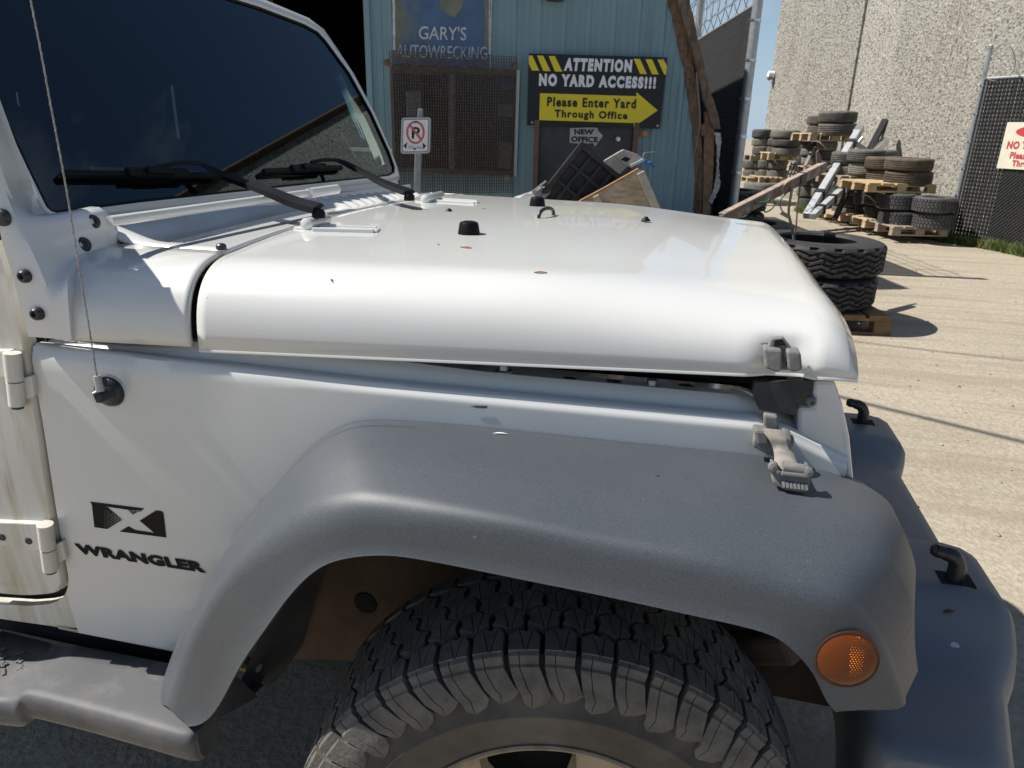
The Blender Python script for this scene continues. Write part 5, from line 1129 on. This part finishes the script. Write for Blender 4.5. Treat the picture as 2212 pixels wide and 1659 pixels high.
def put_tyre(c, r, h, kind, colr, label, group, tilt=0):
    o = bpy.data.objects.new('tyre', TM[kind]); COL.objects.link(o)
    o.location = tuple(c); o.scale = (r, r, h); o.rotation_euler = (rr.uniform(-.015, .015) + tilt, rr.uniform(-.015, .015), rr.uniform(0, 6.28))
    o.material_slots[0].link = 'OBJECT'; o.material_slots[0].material = TR[colr]
    return tag(o, label, 'tyre', group)
GT = 'tyres stacked along the concrete wall'
def column(cx, w, rows, d, where, spec):
    n = len(rows) - 1
    base = D(*z3(cx, rows[0]), d)
    dep = d / .94
    r = w / 2.743 * dep / FPX / 2
    z0 = max(GZ, base[2])
    for i in range(n):
        top = D(*z3(cx, rows[i + 1]), d)[2]; mid = D(*z3(cx, (rows[i] + rows[i + 1]) / 2), d); h = top - z0
        c = LD(np.dot(mid - CAM, RH) + rr.uniform(-.012, .012), d + r * .9 + rr.uniform(-.02, .02), z0)
        kind, colr = spec[i % len(spec)]
        look = {'grey': 'dusty grey', 'pale': 'chalky pale', 'dark': 'dark worn', 'brown': 'muddy brown'}[colr]
        pos = 'single' if n == 1 else ('lowest' if i == 0 else ('topmost' if i == n - 1 else ('second' if i == 1 else 'third')))
        put_tyre(c, r, h, kind, colr, f'{look} {"" if kind == "smooth" else kind + " "}tyre, {pos} {where}', GT); z0 = top
    return z0, r
column(1525, 214, [1345, 1253, 1150], 10.9, 'in the wide column left of the gate post', [('blocky', 'dark')])
column(1738, 214, [1366, 1268, 1172], 10.5, 'in the column half hidden by the gate post', [('blocky', 'dark')])
column(1402, 165, [1325, 1225, 1138], 11.6, 'under the yellow pallet, third column from the gate post', [('blocky', 'dark')])
column(1326, 150, [1303, 1222, 1128], 12.2, 'under the left end of the yellow pallet', [('blocky', 'dark')])
column(1588, 244, [1106, 1016, 937], 11.0, 'on the right side of the bright yellow pallet', [('ribbed', 'brown')])
column(1432, 190, [1088, 1008, 930], 11.8, 'on the left side of the bright yellow pallet', [('ribbed', 'brown')])
column(1236, 130, [1300, 1234, 1165, 1097], 12.7, 'in the column under the weathered pallet', [('ribbed', 'grey'), ('ribbed', 'dark'), ('ribbed', 'grey')])
column(1168, 125, [1285, 1220, 1150, 1098], 13.3, 'in the narrow column beside the foot of the black strut', [('ribbed', 'grey')])
column(1186, 146, [1058, 980, 900], 12.7, 'on the left of the weathered pallet', [('ribbed', 'pale'), ('ribbed', 'grey')])
column(1325, 190, [1045, 965, 886], 12.2, 'on the weathered pallet, left of the brown pair', [('ribbed', 'pale'), ('ribbed', 'grey')])
column(1400, 180, [1045, 965, 888], 12.9, 'at the back of the weathered pallet by the wall', [('smooth', 'grey')])
column(1036, 118, [1240, 1180, 1112, 1050, 1010], 14.6, 'in the column behind the aluminium beams', [('smooth', 'dark'), ('smooth', 'grey')])
column(955, 112, [1232, 1170, 1100, 1040, 1008], 15.0, 'behind the rusty boom, left of the aluminium beams', [('smooth', 'dark'), ('ribbed', 'grey')])
column(1066, 106, [998, 945, 892, 836], 14.4, 'below the highest pallet on its right side', [('ribbed', 'pale'), ('smooth', 'dark')])
column(968, 106, [998, 925, 880, 838], 14.9, 'below the highest pallet on its left side', [('ribbed', 'pale'), ('smooth', 'grey'), ('smooth', 'dark')])
column(1147, 196, [804, 728, 657], 14.1, 'on the highest pallet, the big front pair', [('ribbed', 'grey')])
column(1036, 140, [800, 738, 680], 14.9, 'on the highest pallet, the pair behind on the left', [('ribbed', 'grey')])
column(690, 190, [1150, 1085], 16.2, 'lying below the lowest pallet by the fence post', [('smooth', 'grey')])
column(772, 112, [1066, 1005, 948], 16.6, 'between two pale pallets, nearest the rusty boom', [('smooth', 'grey')])
column(690, 102, [1062, 1003, 948], 16.9, 'between two pale pallets, middle of the row', [('smooth', 'grey')])
column(620, 102, [1062, 1003, 948], 17.2, 'between two pale pallets, next to the fence post', [('smooth', 'grey')])
column(828, 152, [928, 872, 824, 770], 16.2, 'in the wide column at the top of the far pile', [('smooth', 'grey'), ('smooth', 'dark'), ('smooth', 'grey')])
column(738, 100, [918, 868, 820], 16.9, 'in the middle column on top of the far pile', [('smooth', 'grey')])
column(676, 104, [918, 866, 820, 766], 17.0, 'in the column beside the fence post on the far pile', [('ribbed', 'grey'), ('ribbed', 'pale'), ('smooth', 'dark')])
PALM = {'yellow': mat('yellow_pallet_wood', (.46, .34, .18), .8, var=.15, vscale=9, obj_rand=.12), 'pale': mat('pale_pallet_wood', (.46, .35, .22), .8, var=.15, vscale=9, obj_rand=.15), 'grey': mat('weathered_pallet_wood', (.33, .27, .21), .85, var=.2, vscale=9, obj_rand=.15), 'dark': mat('old_brown_pallet_wood', (.20, .115, .055), .8, var=.25, vscale=9, obj_rand=.15)}
PM = {}
def pallet(c, yaw, w_, dp, h, m_, label, group='pallets between the tyre stacks'):
    t = thing('pallet', c, label, 'pallet', group); t.rotation_euler = (0, 0, yaw); bpy.context.view_layer.update()
    def put(name, loc, sz):
        key = (name, tuple(np.round(sz, 3)), m_)
        if key not in PM: me = MB().box((0, 0, 0), sz).mesh(name, 0); me.materials.append(PALM[m_]); PM[key] = me
        o = bpy.data.objects.new(name, PM[key]); COL.objects.link(o); o.parent = t; o.location = loc
    for i in range(5): put('deck_board', (-w_ / 2 + (i + .5) * w_ / 5, 0, h - .011), (w_ / 5 - .035, dp, .022))
    for i in (-1, 0, 1):
        put('stringer', (0, i * (dp / 2 - .05), h - .033), (w_ * .998, .09, .022))
        put('bottom_board', (0, i * (dp / 2 - .05), .011), (w_, .10, .022))
        for j in (-1, 0, 1): put('block', (j * (w_ / 2 - .07), i * (dp / 2 - .05), h / 2 - .011), (.13, .095, h - .066))
WY = math.atan2(-cn[1], -cn[0]) - PI / 2       # pallets squared to the wall
CY0 = math.atan2(RH[1], RH[0])
def pal_at(x0, x1, y0, y1, d, m_, label, yaw=0.0, dp=1.0, group='pallets between the tyre stacks'):
    a, b = D(*z3(x0, y1), d), D(*z3(x1, y1), d); t = D(*z3((x0 + x1) / 2, y0), d); bz = D(*z3((x0 + x1) / 2, y1), d)
    la, lb = np.dot(a - CAM, RH), np.dot(b - CAM, RH); z = max(GZ, bz[2])
    pallet(LD((la + lb) / 2, d + dp / 2, z), CY0 + yaw, lb - la, dp, max(.09, t[2] - z), m_, label, group)
pal_at(1280, 1690, 1088, 1143, 11.0, 'yellow', 'bright yellow pallet carrying the muddy brown tyres')
pal_at(1425, 1760, 1345, 1400, 10.7, 'grey', 'weathered ground pallet under the dark tyres beside the gate post')
pal_at(1265, 1400, 1300, 1352, 11.5, 'pale', 'small pale pallet on the grass under the third dark column')
pal_at(1100, 1215, 1284, 1308, 12.7, 'pale', 'low pale pallet on the ground beside the black strut')
pal_at(1115, 1400, 1046, 1100, 12.3, 'grey', 'weathered pallet under the chalky pale tyres')
pal_at(912, 1110, 988, 1026, 14.5, 'pale', 'pale pallet half hidden behind the tip of the rusty boom')
pal_at(940, 1245, 790, 838, 14.2, 'pale', 'highest pallet, carrying the big grey tyres against the wall')
pal_at(640, 800, 1050, 1092, 16.4, 'pale', 'lowest pale pallet of the far pile')
pal_at(570, 632, 1050, 1080, 16.8, 'pale', 'pale pallet end peeping out right beside the fence post')
pal_at(695, 868, 905, 950, 16.3, 'pale', 'upper pale pallet of the far pile')
pal_at(590, 690, 918, 954, 17.0, 'grey', 'greyish pallet end high beside the fence post')

# truck tyres in the shade of the workshop
def truck_mesh():
    m = MB(); g = []; N = 180; T = [.0, .05, .10, .16, .2, .24, .28, .32, .36, .40, .44, .48, .52, .56, .60, .64, .68, .72, .76, .80, .84, .90, .95, 1.0]
    T = list(np.linspace(.10, .90, 44))
    for k in range(N):
        row = [(.58, .10), (.60, .03), (.74, .0), (.88, .03), (.955, .075)]
        a = k / N * 2 * PI; zig = abs(((k / 5.0) % 2) - 1) - .5
        for t in T:
            dep = 0
            for c in (.26, .42, .58, .74):
                if abs(t - (c + zig * .12)) < .024: dep = .045
            lat = ((k + (5 if t > .5 else 0)) % 10)
            if (k + int(t * 6.2) * 3) % 10 == 0 and .2 < t < .8: dep = .035
            if (t < .17 or t > .83) and lat < 3: dep = .06
            sh = .030 * max(0, (abs(t - .5) - .30) / .10) ** 2
            row.append((1 - dep - sh, t))
        row += [(.955, .925), (.88, .97), (.74, 1), (.60, .97), (.58, .90), (.70, .5)]
        g.append([(r * math.cos(a), r * math.sin(a), z) for r, z in row])
    m.grid(g + [g[0]]); return m.mesh('truck_tyre', 28)
TT = truck_mesh(); TT.materials.append(mat('black_truck_rubber', (.026, .026, .027), .68, var=.2, vscale=20, dirt=((.06, .058, .052), (8, 8, 8), (.5, .72), .6)))
def truck(l, d, z, r, h, label):
    o = bpy.data.objects.new('truck_tyre', TT); COL.objects.link(o); o.location = tuple(LD(l, d, z)); o.scale = (r, r, h); o.rotation_euler = (rr.uniform(-.01, .01), rr.uniform(-.01, .01), rr.uniform(0, 6))
    return tag(o, label, 'tyre', 'black truck tyres beside the workshop')
l1 = -.05 + np.dot(np.array([1.14, 4.72, 0]) - CAM * [1, 1, 0], RH); d1 = np.dot(np.array([1.14, 4.72, 0]) - CAM * [1, 1, 0], FH)
truck(l1, d1, .125, .51, .262, 'lower big black truck tyre of the pair on the brown pallet')
truck(l1 + .02, d1 + .02, .387, .52, .265, 'upper big black truck tyre of the pair on the brown pallet')
pallet(LD(l1, d1, GZ), CY0 - .03, 1.00, 1.0, .155, 'dark', 'old brown pallet under the pair of black truck tyres', 'pallets under truck tyres')
for i, (l, d, n, rad) in enumerate(((l1 + .02, 7.0, 2, .53), (l1 + .10, 8.15, 2, .53), (l1 + .20, 9.4, 3, .50), (l1 - .85, 6.9, 2, .52), (l1 - .9, 8.2, 2, .52))):
    names = ('in the second stack behind the brown pallet pair', 'in the third stack behind the brown pallet pair', 'in the tallest shaded stack beside the fence post', 'in the stack next to the brown edge boards', 'in the stack deep in shade by the fence')
    for k in range(n): truck(l + rr.uniform(-.03, .03), d, GZ + .02 + k * .262, rad, .262, f'{("lowest", "upper" if n == 2 else "middle", "top")[k]} shaded truck tyre {names[i]}')

# rusty boom with wires, aluminium beams, struts
def q6(x, y): return ((2740 + x / 4.1475) / 1.736, (540 + y / 4.1475) / 1.736)
RB = mat('rusty_boom_paint', (.15, .105, .085), .7, var=.3, vscale=14, dirt=((.33, .27, .23), (14, 14, 14), (.5, .66), .7))
b0_, b1_ = D(*q6(-150, 1195), 5.4), D(*q6(1470, 350), 6.6)
boom = thing('rusty_boom', b0_, 'rusty brown steel boom with green wires slanting over the truck tyres', 'boom'); bpy.context.view_layer.update()
part('channel', MB().beam(b0_, b1_, .04, .082), RB, boom, sharp=0, bevel=.006)
part('top_flange', MB().beam(b0_ + np.array([0, 0, .052]), lerp(b0_, b1_, .97) + np.array([0, 0, .044]), .050, .010), mat('worn_flange', (.36, .28, .24), .65, var=.3, vscale=16), boom, sharp=0)
part('sleeve_clamp', MB().beam(lerp(b0_, b1_, .70), lerp(b0_, b1_, .76), .07, .10), BOLT, boom, sharp=0, bevel=.01)
part('side_bar', MB().tube([D(*q6(1190, 560), 6.4), D(*q6(1560, 345), 6.7)], .014, 8), RB, boom)
part('lug', MB().prism([D(*q6(*p), 6.55) for p in ((1335, 130), (1370, 95), (1425, 270), (1430, 310), (1345, 325))], FH * .02), RB, boom, sharp=0)
part('loose_lath', MB().beam(D(*q6(-250, 1200), 5.45), D(*q6(560, 800), 5.9), .03, .02), mat('lath_wood', (.38, .26, .16), .8, var=.25, vscale=20), boom, sharp=0)
GRN = mat('green_wire', (.035, .12, .09), .6); TANW = mat('tan_wire', (.42, .30, .15), .6)
for pts, mm, d in (([(130, 1140), (220, 1125), (300, 1050), (350, 960), (400, 920), (500, 900), (580, 880), (620, 800)], GRN, 5.7), ([(480, 920), (540, 960), (530, 1060), (640, 1010), (690, 920), (640, 870)], GRN, 5.75), ([(680, 850), (740, 780), (800, 680), (860, 610), (930, 560)], TANW, 6.0), ([(950, 720), (870, 760), (790, 850), (765, 930), (790, 1020), (830, 1070)], GRN, 6.1)):
    part('wire', MB().tube(cr([D(*q6(*p), d) for p in pts], 5), .006, 6), mm, boom)
part('hanging_rod', MB().tube([D(*q6(*p), 6.1) for p in ((955, 690), (905, 990), (900, 1090), (940, 1250), (975, 1400), (985, 1500))], .011, 6), mat('rod_metal', (.24, .20, .15), .7), boom)
part('hanging_rod', MB().tube([D(*q6(*p), 6.2) for p in ((1085, 620), (1040, 950), (1020, 1250), (965, 1560))], .007, 6), RB, boom)
part('hanger_clip', MB().beam(D(*q6(770, 1060), 6.1), D(*q6(900, 1130), 6.1), .04, .03), mat('clip', (.3, .27, .22), .6), boom, sharp=0)
ALU = mat('dull_aluminium', (.46, .48, .50), .45, metal=.25, var=.12, vscale=10)
def stick(name, a, b, da, db, wd, m_, label, cat, extra=None):
    p, q = D(*z3(*a), da), D(*z3(*b), db)
    if p[2] < GZ + .02: p[2] = GZ + .02
    t = thing(name, p, label, cat, 'metal lengths leaning on the tyre stacks'); bpy.context.view_layer.update()
    part('tube', MB().beam(p, q, wd, wd), m_, t, sharp=0, bevel=wd * .12)
    if extra: extra(t, p, q)
    return t
def cap_(t, p, q):
    d = (q - p) / np.linalg.norm(q - p); part('end_cap', MB().beam(q - d * .18, q + d * .02, .14, .14), CHROME, t, sharp=0, bevel=.02)
    for k in (.22, .55, .8): part('clamp', MB().beam(lerp(p, q, k), lerp(p, q, k + .03), .15, .15), BOLT, t, sharp=0)
stick('aluminium_beam', (922, 1280), (1240, 762), 11.8, 13.6, .115, ALU, 'long square aluminium beam leaning up to the highest tyres', 'beam', cap_)
stick('aluminium_beam', (958, 1283), (1160, 1100), 11.5, 12.4, .10, ALU, 'short thick aluminium beam with a bright foot at the bottom of the pile', 'beam', cap_)
stick('aluminium_beam', (1300, 920), (1392, 832), 13.2, 13.6, .13, CHROME, 'shiny beam end poking up above the chalky tyres', 'beam')
stick('aluminium_beam', (1030, 1200), (1126, 1030), 12.3, 12.9, .05, mat('pale_strip', (.55, .55, .50), .6), 'thin pale strip beside the long aluminium beam', 'beam')
stick('black_strut', (1296, 892), (1388, 716), 13.3, 13.9, .10, SATIN, 'black strut with a chrome tip leaning on the concrete wall', 'strut', lambda t, p, q: (part('chrome_tip', MB().beam(lerp(p, q, .84), lerp(p, q, 1.02), .07, .07), CHROME, t, sharp=0), part('side_rod', MB().beam(lerp(p, q, .3) + RH * .12, lerp(p, q, 1.0) + RH * .05, .035, .035), SATIN, t, sharp=0)))
stick('black_strut', (1090, 1300), (1172, 1120), 12.2, 12.6, .08, SATIN, 'black strut standing low beside the narrow tyre column', 'strut')
stick('steel_rail', (850, 1000), (945, 845), 15.0, 15.6, .09, BOLT, 'dark steel rail leaning left of the long aluminium beam', 'rail')
stick('steel_rail', (915, 985), (975, 860), 14.4, 15.0, .06, GALV, 'grey steel rail right beside the dark rail', 'rail')
rk = thing('wire_rack', D(*z3(860, 1040), 14.8), 'dark wire rack standing behind the rusty boom', 'rack', None); bpy.context.view_layer.update()
for k in range(5): part('bar', MB().tube([D(*z3(805 + k * 18, 1050), 14.8), D(*z3(835 + k * 18, 965), 15.0)], .016, 6), BOLT, rk)
for k in range(2): part('crossbar', MB().tube([D(*z3(810 + k * 18, 1030 - 55 * k), 14.85), D(*z3(890 + k * 18, 1030 - 55 * k), 14.85)], .016, 6), BOLT, rk)
bit = thing('bent_bracket', D(*z3(1230, 850), 13.3), 'pale bent bracket among the metal lengths above the chalky tyres', 'scrap metal'); bpy.context.view_layer.update()
part('plate', MB().prism([D(*z3(*p), 13.3) for p in ((1200, 845), (1245, 850), (1290, 880), (1280, 890), (1215, 872))], FH * .06), mat('bracket_pale', (.5, .49, .42), .6), bit, sharp=0)
part('rod', MB().tube([D(*z3(1225, 850), 13.3), D(*z3(1255, 815), 13.3)], .03, 8), CHROME, bit)

# ================================================================ grass along the wall foot
gline = [Z(*p, GZ) for p in (z3(895, 1262), z3(1000, 1290), z3(1110, 1312), z3(1260, 1345), z3(1420, 1382), z3(1600, 1412), z3(1760, 1440), z3(1900, 1462), z3(2060, 1490), z3(2212, 1522), z3(2500, 1590))]
gl_ = cr(gline, 6); gm2 = MB(); 
for i in range(14000):
    t = rr.random() * (len(gl_) - 1.001); k = int(t); p = lerp(gl_[k], gl_[k + 1], t - k); cl = .5 + .5 * math.sin(t * 1.7) * math.sin(t * .63 + 1)
    p = p + FH * abs(rr.normal(0, .20)) + RH * rr.normal(0, .03); h = (.04 + .12 * rr.random()) * (.45 + cl); a = rr.uniform(0, 6.3); s = .006
    u = np.array([math.cos(a), math.sin(a), 0]); ln_ = np.array([rr.normal(0, .4), rr.normal(0, .4), 0]) * h
    gm2.add([p - u * s, p + u * s, p + ln_ + np.array([0, 0, h])], [(0, 1, 2)])
tag(part('grass', gm2, mat('verge_grass', (.085, .135, .028), .8, var=.35, vscale=6, dirt=((.22, .20, .08), (9, 9, 9), (.5, .65), .7)), sharp=0, recalc=False), 'weedy green grass along the foot of the concrete wall and gate', 'grass', kind='stuff')

# overhead lines whose shadows cross the yard
def cable(a, b, h0, h1, r, label):
    p, q = Z(*a, GZ), Z(*b, GZ); p2 = p - SUN / -SUN[2] * h0 * -1 * -1; 
    p2 = p + (-SUN) / (-SUN[2]) * h0; q2 = q + (-SUN) / (-SUN[2]) * h1; d = q2 - p2
    A, Bq = p2 - d * 1.2, q2 + d * 1.2; pts = [lerp(A, Bq, t) + np.array([0, 0, -.25 * (1 - (2 * t - 1) ** 2) + .12]) for t in np.linspace(0, 1, 14)]
    tag(part('overhead_cable', MB().tube(pts, r, 6), BLACK), label, 'cable', 'cables strung over the yard')
cable((1842, 858), (2212, 948), 5.2, 5.2, .022, 'black overhead cable crossing the yard, the lower one')
cable((1900, 742), (2212, 778), 6.0, 6.0, .012, 'thin black overhead cable crossing the yard, the higher one')

# leaves and bits lying about
LEAF = mat('dry_leaf', (.30, .10, .02), .6, var=.3, vscale=200); TWIG = mat('dead_twig', (.10, .05, .03), .8)
bpy.context.view_layer.update(); DG = bpy.context.evaluated_depsgraph_get()
def drop(px, py, z):                            # rest a scrap on whatever surface lies there
    d = ray(px, py); h = scene.ray_cast(DG, Vector(CAM), Vector(d / np.linalg.norm(d)))
    return np.array(h[1]) if h[0] else Z(px, py, z)
def leaf(px, py, z, ln_, ang, label, m_=LEAF, wd=.13):
    c = drop(px, py, z); u = np.array([math.cos(ang), math.sin(ang), 0]); v = np.array([-u[1], u[0], 0]); m = MB(); g = []
    for i in range(7):
        t = i / 6; w_ = ln_ * wd * math.sin(PI * min(.98, t + .05)) ** .8; q = c + u * ln_ * (t - .5) + np.array([0, 0, .0010 + .04 * ln_ * math.sin(PI * t)])
        g.append([q - v * w_, q - np.array([0, 0, .0008]), q + v * w_ + np.array([0, 0, w_ * .15])])
    tag(part('leaf', m.grid(g), m_, sharp=30, recalc=False, solid=.0006), label, 'leaf', 'dry scraps lying on the car')
leaf(1168, 590, 1.2195, .020, .3, 'orange curled leaf lying on the middle of the white bonnet')
leaf(1007, 536, 1.224, .022, -.1, 'brown dry leaf scrap just in front of the black bonnet stop')
leaf(716, 606, 1.203, .012, -1.2, 'tiny dark twig scrap on the rear shoulder of the bonnet', TWIG, .12)
leaf(947, 529, 1.224, .010, -.9, 'tiny twig left of the brown leaf scrap on the bonnet', TWIG, .12)
leaf(1045, 452, 1.232, .012, 0, 'small reddish leaf scrap near the far bonnet hinge')
leaf(388, 524, 1.2275, .022, .1, 'thin dry twig on the cowl between the two small screws', TWIG, .08)
leaf(2052, 1322, .660, .028, .5, 'dark twig scrap lying on the grey bumper below the near tow hook', TWIG, .14)
leaf(1420, 1028, 1.0, .006, .2, 'tiny red flake on the grey wheel arch flare', mat('red_flake', (.30, .05, .06), .6))
leaf(1082, 938, 1.013, .022, .15, 'small white feather scrap on top of the grey flare', mat('white_feather', (.7, .7, .68), .7), .07)
